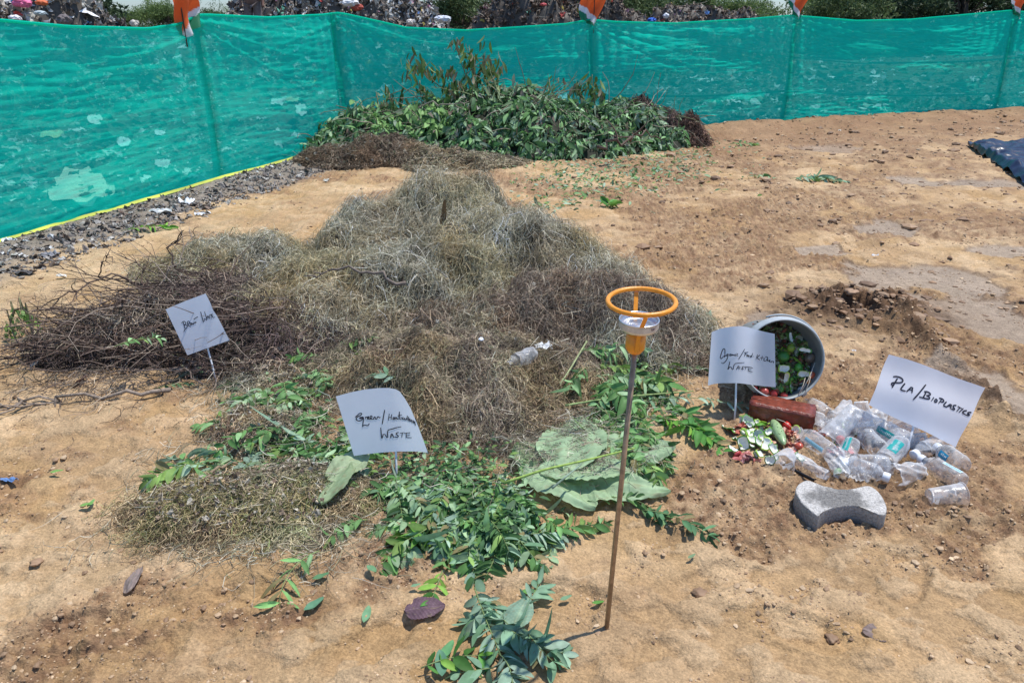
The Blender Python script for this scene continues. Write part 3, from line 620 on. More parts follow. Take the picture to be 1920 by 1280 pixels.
spec = [([(300, 560, .15), (220, 510, .22), (130, 545, .22), (65, 600, .10)], .006, 'thin bare branch arching low over the left end of the brushwood'),
 ([(330, 500, .16), (320, 470, .25), (338, 440, .36), (345, 432, .42)], .006, 'forked bare twig standing up at the back of the brushwood'),
 ([(280, 530, .18), (185, 520, .25), (190, 490, .36), (205, 478, .40)], .005, 'curved bare twig rising from the left back of the brushwood'),
 ([(300, 600, .12), (180, 640, .10), (60, 640, .08), (15, 655, .04)], .006, 'long bare branch reaching left past the wilted green sprig'),
 ([(320, 730, .02), (200, 742, .02), (80, 748, .02), (0, 758, .01)], .009, 'pale straight branch lying on the soil below the brushwood, at the left edge'),
 ([(300, 690, .05), (200, 665, .05), (120, 640, .05), (50, 640, .04)], .0045, 'thin curved branch between the brushwood and the wilted sprig'),
 ([(360, 660, .10), (250, 655, .08), (150, 660, .06), (90, 700, .03)], .005, 'dark branch lying along the middle of the brushwood'),
 ([(240, 610, .12), (300, 530, .24), (345, 470, .34), (355, 425, .44)], .0045, 'bare stem leaning to the right over the top of the brushwood'),
 ([(280, 570, .18), (265, 530, .26), (270, 500, .33), (220, 470, .42)], .004, 'fine twig curling up over the brushwood'),
 ([(380, 720, .02), (350, 690, .06), (200, 700, .04), (20, 690, .03)], .004, 'long fine branch lying at the front of the brushwood')]
for i, (pp, r, lab) in enumerate(spec): branch('dry_branch', [G(*p) for p in pp], r, lab, 300+i, 7, col=BR[[0, 1, 0, 1, 4, 0, 3, 4, 0, 2][i]])
branch('dry_branch', [G(760, 530, .32), G(700, 512, .36), G(630, 505, .36), G(588, 515, .33)], .009, 'grey brown stick lying across the front of the tall grass heap', 321, 3, col=(.2, .16, .13), sl=.25)
branch('dry_branch', [G(363, 470, .12), G(362, 445, .18), G(364, 427, .24)], .005, 'short stub of twig standing behind the brushwood', 322, 0, col=(.16, .11, .09))
branch('dry_branch', [G(515, 470, .2), G(512, 440, .27), G(518, 428, .31)], .006, 'short dark twig stub on the yellowish grass', 323, 1, col=(.09, .06, .05))
branch('bent_stem', [G(450, 870, .02), G(390, 900, .04), G(340, 925, .03), G(300, 945, .01)], .006, 'slender brown stem lying left of the leaves in the left foreground', 324, 1, col=(.26, .19, .12), sl=.2)

# ---------------------------------------------------------------- leafy sprigs
LG = [(.11, .24, .07), (.17, .33, .11), (.25, .42, .18), (.33, .47, .26), (.07, .15, .05), (.21, .33, .09)]
LP = [(.27, .40, .27), (.34, .46, .33), (.22, .36, .22), (.15, .28, .15)]
LB = [(.15, .34, .05), (.23, .42, .07), (.09, .24, .05)]
LD = [(.05, .11, .045), (.075, .16, .06), (.10, .20, .085), (.04, .085, .04)]
def sprig(p, ang, L, n, ll, lab, pal=LG, lift=.02, up=.15, wid=.42, seed=0, group=None, pairs=True, droop=.25, flatness=.6, curve=.6, name='leafy_sprig', hf=None, parts=True):
    rs = np.random.default_rng(seed+5000); n = int(n*1.35); K = max(6, n//2+2); q = [np.array([0, 0, lift])]; a = ang; el = up; org = np.array([p[0], p[1], float(gh(p[0], p[1], False))+(p[2] if len(p) > 2 else 0)])
    cu = rs.normal()*curve
    for k in range(K-1):
        st = L/(K-1); nx = q[-1]+np.array([math.cos(a)*math.cos(el), math.sin(a)*math.cos(el), math.sin(el)])*st; a += cu/(K-1); el -= (up*2+.1)/(K-1)
        fl = float(gh(org[0]+nx[0], org[1]+nx[1], False)-org[2]+.004+(hf(org[0]+nx[0], org[1]+nx[1]) if hf else 0)); nx[2] = max(nx[2], fl); q.append(nx)
    q = np.array(q); t = np.linspace(.12, 1, max(2, n//2)); P = []; D = []; N = []; ls = []
    for i, ti in enumerate(t):
        j = ti*(K-1); i0 = min(int(j), K-2); pt = q[i0]+(q[i0+1]-q[i0])*(j-i0); d = nrm(q[i0+1]-q[i0]); sd = nrm(np.cross(d, [0, 0, 1.]))
        for sg in ((-1, 1) if i < len(t)-1 or not pairs else (-1, 1, 0)):
            dd = nrm(d*(.55+rs.random()*.4)+sd*sg*(1.0 if sg else 0)+np.array([0, 0, .22])*rs.normal()+rs.normal(size=3)*.15); nn = nrm(np.array([0, 0, 1.])+rs.normal(size=3)*flatness)
            P.append(pt); D.append(dd); N.append(nn); ls.append(ll*rs.uniform(.72, 1.1)*(.75+.5*math.sin(ti*2.6)))
    P = np.array(P); D = np.array(D); N = np.array(N); ls = np.array(ls); n_ = len(P)
    pal = np.array(pal); ci = rs.integers(0, len(pal), n_); main = rs.integers(0, len(pal)); ci = np.where(rs.random(n_) < .6, main, ci); c = pal[ci]*(1+rs.normal(size=(n_, 1))*.1)
    root = empty(name, org, lab, 'leafy sprig', group)
    m1 = MB(); c = np.clip(c*(1+.18*rs.normal(size=(n_, 1))), .01, 1); dry = rs.random(n_) < .05; c[dry] = (.26, .22, .10)
    leaves(m1, P, D, N, ls, ls*wid*rs.uniform(.6, 1.15, n_), c, droop=np.where(rs.random(n_) < .2, .9, droop)*rs.normal(1, .8, n_), fold=rs.uniform(-.2, .9, n_), wav=.04); m1.build('leaves', M_leaf, root)
    m2 = MB(); tube(m2, q, .0022*np.linspace(1, .4, K), 4, (.20, .26, .10)); m2.build('stem', M_bark, root)
    return root
# single sprigs one can tell apart: px, py, heading (image degrees, 0 = right, 90 = away), length m, leaflets, leaflet m, palette, label
ind = [
 (890, 1110, -78, .30, 26, .052, LP, 'pale blue green sprig trailing forward into the centre of the foreground'),
 (935, 1170, -62, .20, 18, .050, LP, 'pale sprig with broad leaflets pointing at the foot of the metal rod'),
 (935, 1235, -55, .14, 12, .048, LP, 'sprig running out of the bottom edge left of the rod'),
 (960, 1150, 205, .12, 10, .060, LP, 'pale sprig fanning left towards the purple leaf'),
 (985, 1190, -70, .12, 10, .050, [(.10, .22, .11), (.16, .28, .16)], 'darker sprig tip at the bottom centre, right of the pale ones'),
 (600, 1045, -128, .22, 9, .062, [(.20, .40, .13), (.28, .46, .22)], 'lone narrow green sprig lying diagonally on bare soil'),
 (905, 1125, -66, .22, 18, .046, LP, 'pale sprig crossing the two others in the centre foreground'),
 (925, 1262, 200, .08, 8, .05, LP, 'pale sprig leaving the frame at the bottom centre'),
 (985, 1150, 60, .10, 8, .05, LP, 'short pale sprig right of the large blue green leaf'),
 (820, 1010, 200, .22, 14, .05, LG, 'sprig spreading left at the front of the tangle'),
 (880, 1035, 165, .26, 16, .060, LB, 'bright yellow green sprig at the front of the leaves'),
 (960, 1020, 10, .30, 24, .050, LG, 'long dark sprig pointing right towards the middle of the rod'),
 (1110, 950, 15, .24, 14, .050, LG, 'sprig passing behind the rod below the pale big leaves'),
 (1200, 965, -25, .22, 16, .050, [(.08, .2, .09), (.12, .26, .12)], 'dark sprig on the soil just right of the rod'),
 (690, 985, 200, .12, 8, .05, LG, 'small dark sprig beside the clippings patch edge'),
 (790, 925, 195, .26, 12, .055, LG, 'sprig with round leaves left of the centre leaves'),
 (830, 1080, -95, .12, 8, .04, LB, 'small bright sprig beside the purple leaf'),
 (790, 1265, 20, .14, 8, .05, LB, 'bright leaflets at the bottom edge'),
 (1345, 610, 135, .20, 14, .050, LP, 'pale sprig on the soil behind the organic waste sheet'),
 (1300, 630, 170, .14, 8, .045, LG, 'little green sprig between the dry grass and the organic waste sheet'),
 (1170, 770, 8, .52, 20, .045, LP, 'long stemmed branch reaching right behind the metal rod'),
 (1190, 735, 20, .42, 18, .045, LG, 'leafy branch lying above the long stemmed one on the right'),
 (1210, 790, -30, .34, 24, .055, LB, 'bright green branch on bare soil right of the rod'),
 (1250, 770, -55, .28, 20, .055, [(.10, .27, .07), (.16, .33, .11)], 'glossy green branch ending nearest the spilled peels'),
 (1230, 700, -10, .26, 12, .04, LG, 'small branch at the right foot of the brown dry grass'),
 (745, 725, 160, .10, 6, .05, LP, 'three pale round leaves above the green waste sheet'),
 (390, 705, 170, .10, 5, .060, LP, 'pale leaves at the foot of the brown waste stick'),
 (425, 720, -60, .09, 5, .055, [(.09, .17, .08), (.30, .2, .17)], 'dark and pinkish leaves right of the brown waste stick'),
 (215, 655, 40, .18, 16, .03, LG, 'feathery green sprig lying on the brushwood'),
 (290, 735, 20, .14, 10, .028, LD, 'small dark sprig on the soil below the brushwood'),
 (1140, 395, 80, .12, 10, .09, LB, 'upright bright green seedling alone on the sand'),
 (1480, 340, 0, .5, 22, .09, LP, 'grey green sprig lying on the soil in the open right part'),
 (1520, 345, 30, .3, 14, .07, LG, 'second sprig crossing the grey green one in the open right part'),
 (1400, 335, 20, .26, 10, .06, LG, 'small green tuft on the sand left of the crossed sprigs'),
 (1360, 275, 10, .45, 16, .08, LG, 'green sprig on the bank near the end of the leafy heap'),
 (230, 440, 10, .35, 18, .05, LB, 'low green weeds on the debris strip by the left net'),
 (100, 405, 20, .2, 10, .05, LB, 'green weed tuft touching the bottom of the left net'),
]
for i, (px, py, a, L, n, ll, pal, lab) in enumerate(ind):
    up = .2
    z = float(clip.H(*G(px, py, .1)[:2])) if py < 850 else 0
    p = G(px, py, z*.8); p[2] = z
    if 'brushwood' in lab and 'on the brushwood' in lab: p = G(px, py, .18); p[2] = .18
    sprig(p, R(a), L, n, ll, lab, pal, up=.9 if 'hooked' in lab or 'drooping' in lab else (1.2 if 'upright' in lab else up), seed=i, droop=.9 if 'wilted' in lab else .25, wid=.25 if 'lone narrow' in lab else .42)
# the tangled masses around the clippings mound
hfun = lambda x, y: float(clip.H(x, y))
def mass(poly, n, group, lab, ll, pal, L=(.12, .25), seed=0, heading=None, lift=.03, zb=0.0, nl=(12, 24)):
    poly = np.array(poly, float); c = poly.mean(0); k = 0; rs = np.random.default_rng(seed+900)
    def inside(x, y):
        r = False; j = len(poly)-1
        for i in range(len(poly)):
            if (poly[i][1] > y) != (poly[j][1] > y) and x < (poly[j][0]-poly[i][0])*(y-poly[i][1])/(poly[j][1]-poly[i][1]+1e-9)+poly[i][0]: r = not r
            j = i
        return r
    while k < n:
        px = rs.uniform(poly[:, 0].min(), poly[:, 0].max()); py = rs.uniform(poly[:, 1].min(), poly[:, 1].max())
        if not inside(px, py): continue
        p = G(px, py, zb); p[2] = .55*zb*rs.random()+max(0, hfun(p[0], p[1])-.02)
        a = (heading+rs.normal()*.7) if heading is not None else rs.uniform(0, 6.28)
        sprig(p, a, rs.uniform(*L), int(rs.integers(*nl)), ll*rs.uniform(.8, 1.15), lab, pal, lift=lift*rs.random(), up=rs.uniform(0, .4), seed=seed*100+k, group=group, droop=.35, flatness=.65, hf=lambda x, y: max(0, hfun(x, y)-.01), name='leafy_branch')
        k += 1
mass([(600, 660), (665, 640), (660, 700), (560, 760), (520, 830), (450, 780), (480, 740)], 24, 'branches left of the mound', 'limp green branch heaped along the left side of the clippings mound', .045, LG, seed=1, zb=.06)
mass([(400, 830), (480, 800), (650, 830), (640, 880), (520, 890), (380, 880)], 24, 'branches in the left front', 'pale leafy branch piled between the two clippings patches and the green waste sheet', .05, LG+LP, seed=2, zb=.05)
mass([(690, 850), (960, 860), (1000, 890), (985, 950), (900, 975), (840, 950), (740, 900)], 52, 'branches below the green waste sheet', 'wilted green branch in the tangle below the green waste sheet', .040, LG+LG+LP, seed=3, heading=R(-95), zb=.08)
mass([(740, 940), (860, 970), (990, 975), (960, 1000), (850, 1010), (780, 980)], 12, 'branches at the front of the tangle', 'leafy branch spread on the soil at the front of the tangle', .050, LG+LP, L=(.12, .18), seed=4, heading=R(-80), zb=.03)
mass([(1080, 650), (1150, 640), (1200, 720), (1200, 800), (1130, 850), (1100, 740)], 32, 'branches right of the mound', 'green branch heaped between the clippings mound and the metal rod', .05, LG, seed=5, zb=.10, heading=R(-60))
mass([(960, 940), (1010, 960), (1060, 1010), (960, 1060), (880, 1050), (860, 1010)], 9, 'loose branches in front of the tangle', 'thin leafy branch lying loose on the soil in front of the tangle', .046, LG+LP, L=(.10, .18), seed=8, heading=R(-60), zb=.01)
mass([(1180, 680), (1270, 690), (1280, 760), (1190, 780)], 10, 'branches right of the rod', 'sparse leafy branch on the soil right of the metal rod', .04, LG, seed=6, zb=.02)
# leafy ribbon of shredded leaves
def leaf_litter(name, poly_px, n, ll, pal, lab, z=.004, hfun_=None, cat='leaf litter', wid=.4):
    p = np.array(poly_px, float); px = []; py = []
    for a in p: px += list(rng.normal(a[0], a[2], int(n*a[4]))); py += list(rng.normal(a[1], a[3], int(n*a[4])))
    q = np.array([G(a, b) for a, b in zip(px, py)]); k = len(q); q[:, 2] = gh(q[:, 0], q[:, 1], False)+z+rng.random(k)*.02+(hfun_(q[:, 0], q[:, 1]) if hfun_ else 0)
    d = runit(k); d[:, 2] *= .35; nn = runit(k)*.7+[0, 0, 1.]; l = ll*rng.uniform(.5, 1.2, k); mb = MB()
    leaves(mb, q, nrm(d), nrm(nn), l, l*wid, pick(pal, k), rows=3)
    return tag(mb.build(name, M_leaf), lab, cat, kind='stuff')
leaf_litter('leaf_litter', [(1150, 300, 90, 22, .3), (1060, 330, 60, 25, .15), (1250, 310, 60, 18, .15), (1100, 355, 70, 14, .12), (1180, 330, 80, 14, .14), (1020, 390, 40, 10, .05), (1280, 280, 60, 12, .1)], 1700, .062, LG+LP, 'green leaves strewn over the sand in front of the leafy heap')
leaf_litter('shredded_leaves', [(930, 990, 35, 25, .5), (860, 900, 60, 25, .5)], 900, .032, LG+LD, 'fine shredded green leaves caught in the front tangle', z=.05)
leaf_litter('fallen_leaflets', [(640, 860, 60, 30, .4), (1160, 760, 40, 40, .4), (560, 770, 60, 30, .2)], 700, .04, LG, 'small leaflets shed around the clippings mound', z=.02)

def strew(polys, name, lab, pal, L=(.03, .14), w=(.0014, .003), hf=None, lift=.02):
    X = []; Y = []
    for (px, py, sx, sy, n) in polys:
        q = np.array([G(a, b)[:2] for a, b in zip(rng.normal(px, sx, n), rng.normal(py, sy, n))]); X.append(q[:, 0]); Y.append(q[:, 1])
    x = np.concatenate(X); y = np.concatenate(Y); n = len(x); K = 5; a = rng.random(n)*6.28; LL = rng.uniform(*L, n); cu = rng.normal(size=n)*1.8; p = np.zeros((n, K, 3)); p[:, 0, 0] = x; p[:, 0, 1] = y
    for k in range(1, K): p[:, k, 0] = p[:, k-1, 0]+np.cos(a)*LL/(K-1); p[:, k, 1] = p[:, k-1, 1]+np.sin(a)*LL/(K-1); a = a+cu/(K-1)
    p[..., 2] = gh(p[..., 0], p[..., 1])+(hf(p[..., 0], p[..., 1]) if hf else 0)+.003+lift*rng.random((n, 1))**2
    mb = MB(); ribbons(mb, p, runit(n), rng.uniform(*w, n), pick(pal, n, .2)); return tag(mb.build(name, M_straw), lab, 'loose straw', kind='stuff')
strew([(560, 1030, 90, 30, 500), (400, 1010, 110, 30, 500), (620, 960, 50, 40, 500), (330, 900, 50, 40, 260), (520, 860, 80, 40, 700), (700, 900, 60, 30, 400), (1250, 650, 40, 40, 500), (1200, 730, 60, 40, 500), (480, 740, 70, 30, 700), (1000, 450, 60, 30, 250)], 'loose_straw', 'loose straw and grass bits strewn on the soil around the heaps', GREY+MIX)
strew([(850, 900, 80, 35, 500), (1080, 850, 70, 40, 650), (560, 790, 60, 40, 450), (1150, 720, 45, 50, 450)], 'straw_tangle', 'dry grass tangled over the green cuttings and the broad pale leaves', GREY+BRN, lift=.085)
strew([(1090, 850, 60, 28, 900), (1130, 890, 50, 16, 350), (1010, 850, 40, 25, 350), (1040, 890, 30, 18, 200)], 'straw_cover', 'dry grass bits lying on the broad pale leaves', GREY+BRN, L=(.02, .09), lift=.012, hf=lambda x, y: .055+0*x)
strew([(200, 640, 90, 40, 700), (150, 720, 90, 20, 400), (90, 600, 60, 40, 200)], 'twig_scatter', 'fine broken twigs strewn on the sand around the brushwood', BR+BRN, L=(.04, .2), w=(.002, .0045), lift=.03)
# single loose leaves
def loose_leaf(px, py, L, Wd, ang, c, lab, z=.006, fold=.2, droop=-.15, tilt=(0, 0), name='fallen_leaf', rows=10, wav=.05):
    z = z+.010; p = G(px, py, z); p[2] = float(gh(p[0], p[1]))+z; o_ = MB(); d = np.array([[math.cos(R(ang)), math.sin(R(ang)), tilt[0]]]); nn = np.array([[tilt[1], 0.1, 1.]])
    leaves(o_, np.zeros((1, 3)), d, nn, L, Wd, np.array([c]), rows=rows, droop=droop, fold=fold, wav=wav)
    root = o_.build(name, M_leaf); root.location = p; return tag(root, lab, 'leaf')
for i, (px, py, a, c, w) in enumerate([(683, 1170, 85, (.2, .38, .2), .022), (570, 1150, 40, (.14, .3, .17), .025), (690, 1068, -50, (.15, .3, .15), .02), (585, 1085, 20, (.12, .26, .12), .02), (150, 955, 10, (.2, .38, .1), .018), (165, 955, 80, (.18, .4, .12), .015), (95, 892, 0, (.2, .38, .1), .02),
        (825, 1240, 60, (.14, .34, .14), .025), (830, 1270, 100, (.12, .26, .16), .03), (975, 1105, -10, (.16, .34, .08), .02), (1050, 1115, 20, (.2, .35, .2), .015), (1315, 760, 10, (.12, .22, .14), .02), (1290, 1045, 30, (.2, .3, .16), .012), (770, 1108, 10, (.2, .36, .2), .012), (480, 995, 40, (.3, .5, .12), .014), (340, 1000, 70, (.3, .5, .05), .014), (1110, 1120, 0, (.12, .3, .06), .014)]):
    loose_leaf(px, py, w*2.3, w, a, c, ['single small green leaflet lying on bare soil', ''][0]+[' below the lone narrow sprig', ' right of the lone narrow sprig', ' above the purple leaf', ' near the narrow sprig tip', ' at the left side', ' beside another at the left side', ' near the left edge', ' left of the bottom centre sprig', ' at the very bottom', ' right of the small bright sprig', ' left of the rod foot', ' behind the spilled peels', ' right of the rod', ' just left of the small bright sprig', ' on the clippings patch', ' at the front of the clippings patch', ' just left of the rod'][i])
loose_leaf(822, 430, .17, .06, 65, (.19, .10, .045), 'large brown leaf standing upright on top of the tall grass heap', z=.0, tilt=(1.6, -.3), name='dried_leaf').location = AY(828, 432, 4.05)
for (px, py, Y, L, w, a, c, lab, tl) in [(770, 540, 3.75, .17, .09, 60, (.13, .17, .12), 'dark green folded leaf on the front of the tall grass heap', 1.0), (800, 560, 3.62, .13, .045, 80, (.20, .36, .06), 'bright lime leaf on the front of the tall grass heap', .9), (840, 495, 3.85, .09, .05, 20, (.20, .26, .19), 'small grey green leaf on the tall grass heap', .3),
        (975, 500, 3.85, .10, .05, 10, (.42, .36, .31), 'pale dried leaf on the right slope of the tall grass heap', .2), (735, 625, 3.2, .14, .05, 15, (.33, .25, .18), 'pale brown leaf at the foot of the tall grass heap', .1), (510, 492, 4.1, .08, .04, 45, (.14, .10, .12), 'purplish leaf on the yellowish grass', .4), (705, 720, 2.78, .09, .03, -40, (.33, .13, .09), 'reddish brown leaf just above the green waste sheet', .1),
        (975, 770, 2.55, .06, .025, 80, (.34, .26, .18), 'pale dry leaf standing on the clippings mound', .5), (600, 595, 3.5, .08, .045, 30, (.40, .32, .22), 'buff leaf on the yellowish grass', .2), (150, 620, 3.35, .11, .05, 0, (.33, .20, .17), 'pinkish dry leaf lying on the brushwood', .1), (110, 740, 2.8, .13, .08, 30, (.16, .09, .075), 'broad dark brown leaf below the brushwood', .35), (55, 690, 2.95, .07, .03, 70, (.38, .34, .30), 'pale dry scrap left of the brushwood', .2)]:
    o = loose_leaf(px, py, L, w, a, c, lab, tilt=(tl, -.2), wav=.1, name='dried_leaf'); o.location = AY(px, py, Y)

# big pale leaves
def big_leaf(px, py, L, Wd, ang, lab, c=(.37, .51, .29), roll=0, z=.03, arch=.2, seed=0, vc=(.50, .58, .36), name='broad_leaf'):
    rs = np.random.default_rng(seed); nu, nv = 27, 36; v, u = np.meshgrid(np.linspace(0, 1, nv), np.linspace(-1, 1, nu), indexing='ij')
    hw = Wd/2*(np.sin(np.pi*np.clip(v, 0, 1)**.8)**.65)*(1+.004*np.sin(v*30))+.001; X = u*hw*(1+.05*pn(u*2+seed, v*5, 3)); Yv = (v-.5)*L
    Zc = arch*.5*L*(.25-(v-.5)**2)+.075*L*pn(u*1.1+seed, v*1.9, 7)+.035*L*pn(u*2.6+seed, v*5, 8)-.06*L*ss(.6, 1.0, np.abs(u+.4*pn(v*3+seed, seed*.7, 6)))*(1+np.sin(v*13+seed*2))*.5-.06*hw*np.cos((v*11-np.abs(u)*1.6)*2*np.pi)*np.abs(u)+roll*u*hw+.10*np.abs(u)*hw
    cc = np.broadcast_to(np.array(c), X.shape+(3,)).copy(); vein = (np.exp(-(u/.05)**2)+.75*np.exp(-((np.mod(v*11-np.abs(u)*1.6, 1)-.5)/.10)**2))[..., None]; cc = cc*(1-.4*vein)+np.array(vc)*.4*vein
    cc = cc*(1+.22*fbm(u*1.5+seed, v*3, 1, 3, 9))[..., None]; sp = .6*ss(.50, .62, fbm(u*3+seed*3, v*6, 1, 3, 12))[..., None]; cc = cc*(1-sp*.7)+np.array([.30, .24, .13])*sp*.7
    th = R(ang-90); V = np.stack([X*math.cos(th)-Yv*math.sin(th), X*math.sin(th)+Yv*math.cos(th), np.maximum((Zc-np.quantile(Zc, .45))*.65, -z*.8)], -1)
    p = G(px, py, z); p[2] = z+float(gh(p[0], p[1], False))
    mb = MB(); mb.add(V, grid_faces(nv, nu), cc.reshape(-1, 3)); o = mb.build(name, M_leaf); o.location = p; return tag(o, lab, 'leaf')
big_leaf(1075, 825, .36, .24, 75, 'broad pale leaf tucked under the right edge of the clippings mound', roll=.1, z=.07, seed=1)
big_leaf(1165, 850, .42, .20, 18, 'broad pale leaf with its tip right of the rod', roll=-.15, z=.05, seed=2)
big_leaf(1050, 905, .32, .20, -50, 'broad leaf curled over at the left front of the pale big leaves', roll=.2, z=.035, seed=4, arch=.45)
big_leaf(1140, 905, .40, .20, -12, 'broad leaf with a dark folded edge crossing behind the rod', roll=-.25, z=.035, seed=5, arch=.35)
big_leaf(1105, 875, .34, .20, 5, 'broad crinkled leaf lying in the middle of the pale big leaves', roll=.2, z=.06, seed=3)
big_leaf(1015, 862, .28, .17, 130, 'broad leaf half buried under the clippings on the left of the pale leaves', roll=.2, z=.05, seed=6, c=(.30, .43, .22))
def stalk(pts, r, lab, c=(.30, .42, .10)):
    q = np.array([G(*p) for p in pts]); k = np.linspace(0, len(q)-1, 14); qq = np.stack([np.interp(k, range(len(q)), q[:, i]) for i in range(3)], 1); o = qq[0].copy(); m = MB(); tube(m, qq-o, r*np.linspace(1, .6, 14), 6, c); b = m.build('green_stalk', M_bark); b.location = o; tag(b, lab, 'stalk')
stalk([(945, 905, .09), (1020, 880, .13), (1100, 862, .13), (1190, 840, .10)], .0045, 'long green stalk lying across the broad pale leaves')
stalk([(1035, 915, .10), (1065, 890, .13), (1090, 870, .12)], .004, 'short grey green stalk on the broad pale leaves', (.25, .33, .24))
stalk([(1100, 640, .16), (1070, 690, .16), (1050, 720, .14)], .0045, 'bare green stalk slanting above the leaves between the mound and the rod', (.30, .33, .16))
stalk([(1060, 760, .08), (1150, 745, .10), (1300, 733, .03)], .0045, 'long green stalk pointing right behind the rod', (.28, .36, .14))
big_leaf(1215, 822, .16, .10, 30, 'green tip of a broad leaf folded up by the grey lump', roll=.5, z=.02, seed=7, c=(.16, .36, .10))
big_leaf(632, 895, .26, .11, 80, 'long pale leaf drooping left of the green waste sheet', roll=.4, z=.07, seed=8, c=(.28, .37, .20), arch=.5)
big_leaf(655, 870, .20, .09, 60, 'shorter pale leaf behind the drooping one by the green waste sheet', roll=-.4, z=.08, seed=9, c=(.34, .42, .24), arch=.5)
big_leaf(797, 1142, .105, .085, 12, 'dark purple dried leaf on the soil in the centre foreground', c=(.15, .09, .11), vc=(.34, .24, .26), roll=.15, z=.016, seed=22, arch=.35, name='dried_leaf')
big_leaf(252, 1085, .115, .04, 96, 'narrow shrivelled grey brown leaf on the soil in the left foreground', c=(.30, .23, .20), vc=(.4, .34, .3), roll=.5, z=.012, seed=31, arch=.5, name='dried_leaf')
branch('leaf_stalk', [G(252, 1098, .012), G(251, 1110, .008), G(250, 1112, .004)], .0012, 'thin stalk of the shrivelled leaf in the left foreground', 351, 0, col=(.2, .13, .1))
big_leaf(1646, 1184, .07, .055, 160, 'curled greyish brown leaf at the bottom right', c=(.26, .19, .165), vc=(.36, .3, .26), roll=.1, z=.010, seed=32, arch=.5, name='dried_leaf')
big_leaf(965, 955, .13, .05, 95, 'long blue green leaf curved at the right of the front tangle', roll=.1, z=.05, seed=10, c=(.24, .38, .27))
big_leaf(975, 1145, .12, .07, 70, 'single large blue green leaf among the pale foreground sprigs', roll=.05, z=.03, seed=11, c=(.24, .37, .26))

# ---------------------------------------------------------------- leafy heap by the net
gr = Heap([(-.15, 9.35, 1.9, .95, .62), (-1.45, 9.25, 1.0, .85, .46), (1.25, 9.75, 1.25, .75, .42), (.5, 9.1, 1.1, .7, .42), (-2.05, 9.1, .55, .6, .28), (1.85, 10.1, .55, .5, .22)], .10, 2.6, 81)
def leafy_heap():
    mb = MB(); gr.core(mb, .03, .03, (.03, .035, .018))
    n = 30000; x, y = gr.sample(n, .02); kp = fbm(x, y, 4.5, 3, 89) > -.28+.1*rng.random(n); x, y = x[kp], y[kp]; n = len(x); z = gr.H(x, y)+gh(x, y, False)
    e = .02; nx = -(gr.H(x+e, y)-gr.H(x-e, y))/(2*e); ny = -(gr.H(x, y+e)-gr.H(x, y-e))/(2*e); Nn = nrm(np.stack([nx, ny, np.ones(n)], 1))
    cl = fbm(x, y, 3.2, 3, 88); P = np.stack([x, y, z], 1)+Nn*(rng.random((n, 1))*.09-.02+.05*np.clip(cl, 0, 1)[:, None])
    D = nrm(Nn*.45+runit(n)*.75+np.array([0, -.3, -.8])); NN = nrm(Nn+runit(n)*.6)
    l = rng.uniform(.035, .12, n)*(1+.4*(cl > .2)); col = pick(LD[:3]+LG[:4]+[(.22, .32, .19), (.27, .35, .24)], n, .2)
    k = rng.random(n) < .10; col[k] = pick([(.17, .12, .09), (.24, .19, .15), (.3, .3, .24)], k.sum())
    k = (np.abs(x+1.15) < .45) & (rng.random(n) < .6) & (z > .2); col[k] = pick([(.20, .36, .11), (.27, .44, .16)], k.sum())
    leaves(mb, P, D, NN, l, l*rng.uniform(.16, .48, n), col, rows=4, droop=rng.uniform(.1, .9, n))
    # thin stems poking through
    for i in range(260):
        xx, yy = gr.sample(1, .08); p = np.array([xx[0], yy[0], gr.H(xx, yy)[0]+.03]); d = nrm(np.array([rng.normal(), rng.normal()*.4-.2, rng.normal()*.35+.1])); q = [p]
        for j in range(6): d = nrm(d+rng.normal(size=3)*.2-[0, 0, .06]); q.append(q[-1]+d*rng.uniform(.05, .12))
        q = np.array(q); q[:, 2] = np.maximum(q[:, 2], gr.H(q[:, 0], q[:, 1])+.02); tube(mb, q, .006*np.linspace(1, .4, 7), 4, pick([(.30, .26, .19), (.2, .17, .12), (.2, .25, .12)], 1)[0], 1, cap=False)
    return tag(mb.build('leafy_heap', [M_leaf, M_bark]), 'wide heap of cut green branches and leaves against the net', 'green waste heap')
leafy_heap()
def droop_branch(name, stem, clusters, lab, Y, ll=.14, n=16, lw=.04, nz=.07, pal=((.12, .20, .05), (.20, .26, .10), (.08, .14, .04), (.26, .22, .14))):
    q = np.array([AY(a, b, Y) for a, b in stem]); org = q[0].copy(); root = empty(name, org, lab, 'branch'); k = np.linspace(0, len(q)-1, 16); qq = np.stack([np.interp(k, range(len(q)), q[:, i]) for i in range(3)], 1)-org
    m = MB(); tube(m, qq, .009*np.linspace(1, .35, 16), 5, (.24, .20, .13)); m2 = MB()
    for (a, b, s) in clusters:
        p = AY(a, b, Y+rng.normal()*nz*.6)-org; j = np.argmin(np.linalg.norm(qq-p, axis=1)); mid = (qq[j]+p)/2+[0, 0, .06]; tube(m, np.array([qq[j], mid, p]), .004, 4, (.24, .22, .12), cap=False)
        kk = int(n*s); d = nrm(runit(kk)*[.55, .5, .25]+[0, 0, -.75]); leaves(m2, p+rng.normal(size=(kk, 3))*nz*s, d, runit(kk), ll*rng.uniform(.6, 1.1, kk)*min(1.2, s+.2), lw, pick(pal, kk), rows=4, droop=.25)
    m.build('stem', M_bark, root); m2.build('leaves', M_leaf, root)
droop_branch('wilted_branch', [(80, 655), (62, 625), (55, 590), (42, 577), (28, 580), (20, 600), (18, 625)], [(18, 625, .35), (20, 605, .35), (28, 588, .3), (40, 582, .3), (52, 592, .35), (58, 608, .4), (62, 625, .4), (66, 640, .35), (24, 640, .3), (36, 650, .3)], 'wilted pale green sprig hooked over at the left edge', 3.25, ll=.06, n=34, pal=((.24, .40, .09), (.33, .48, .16), (.18, .32, .08)), lw=.017, nz=.05)
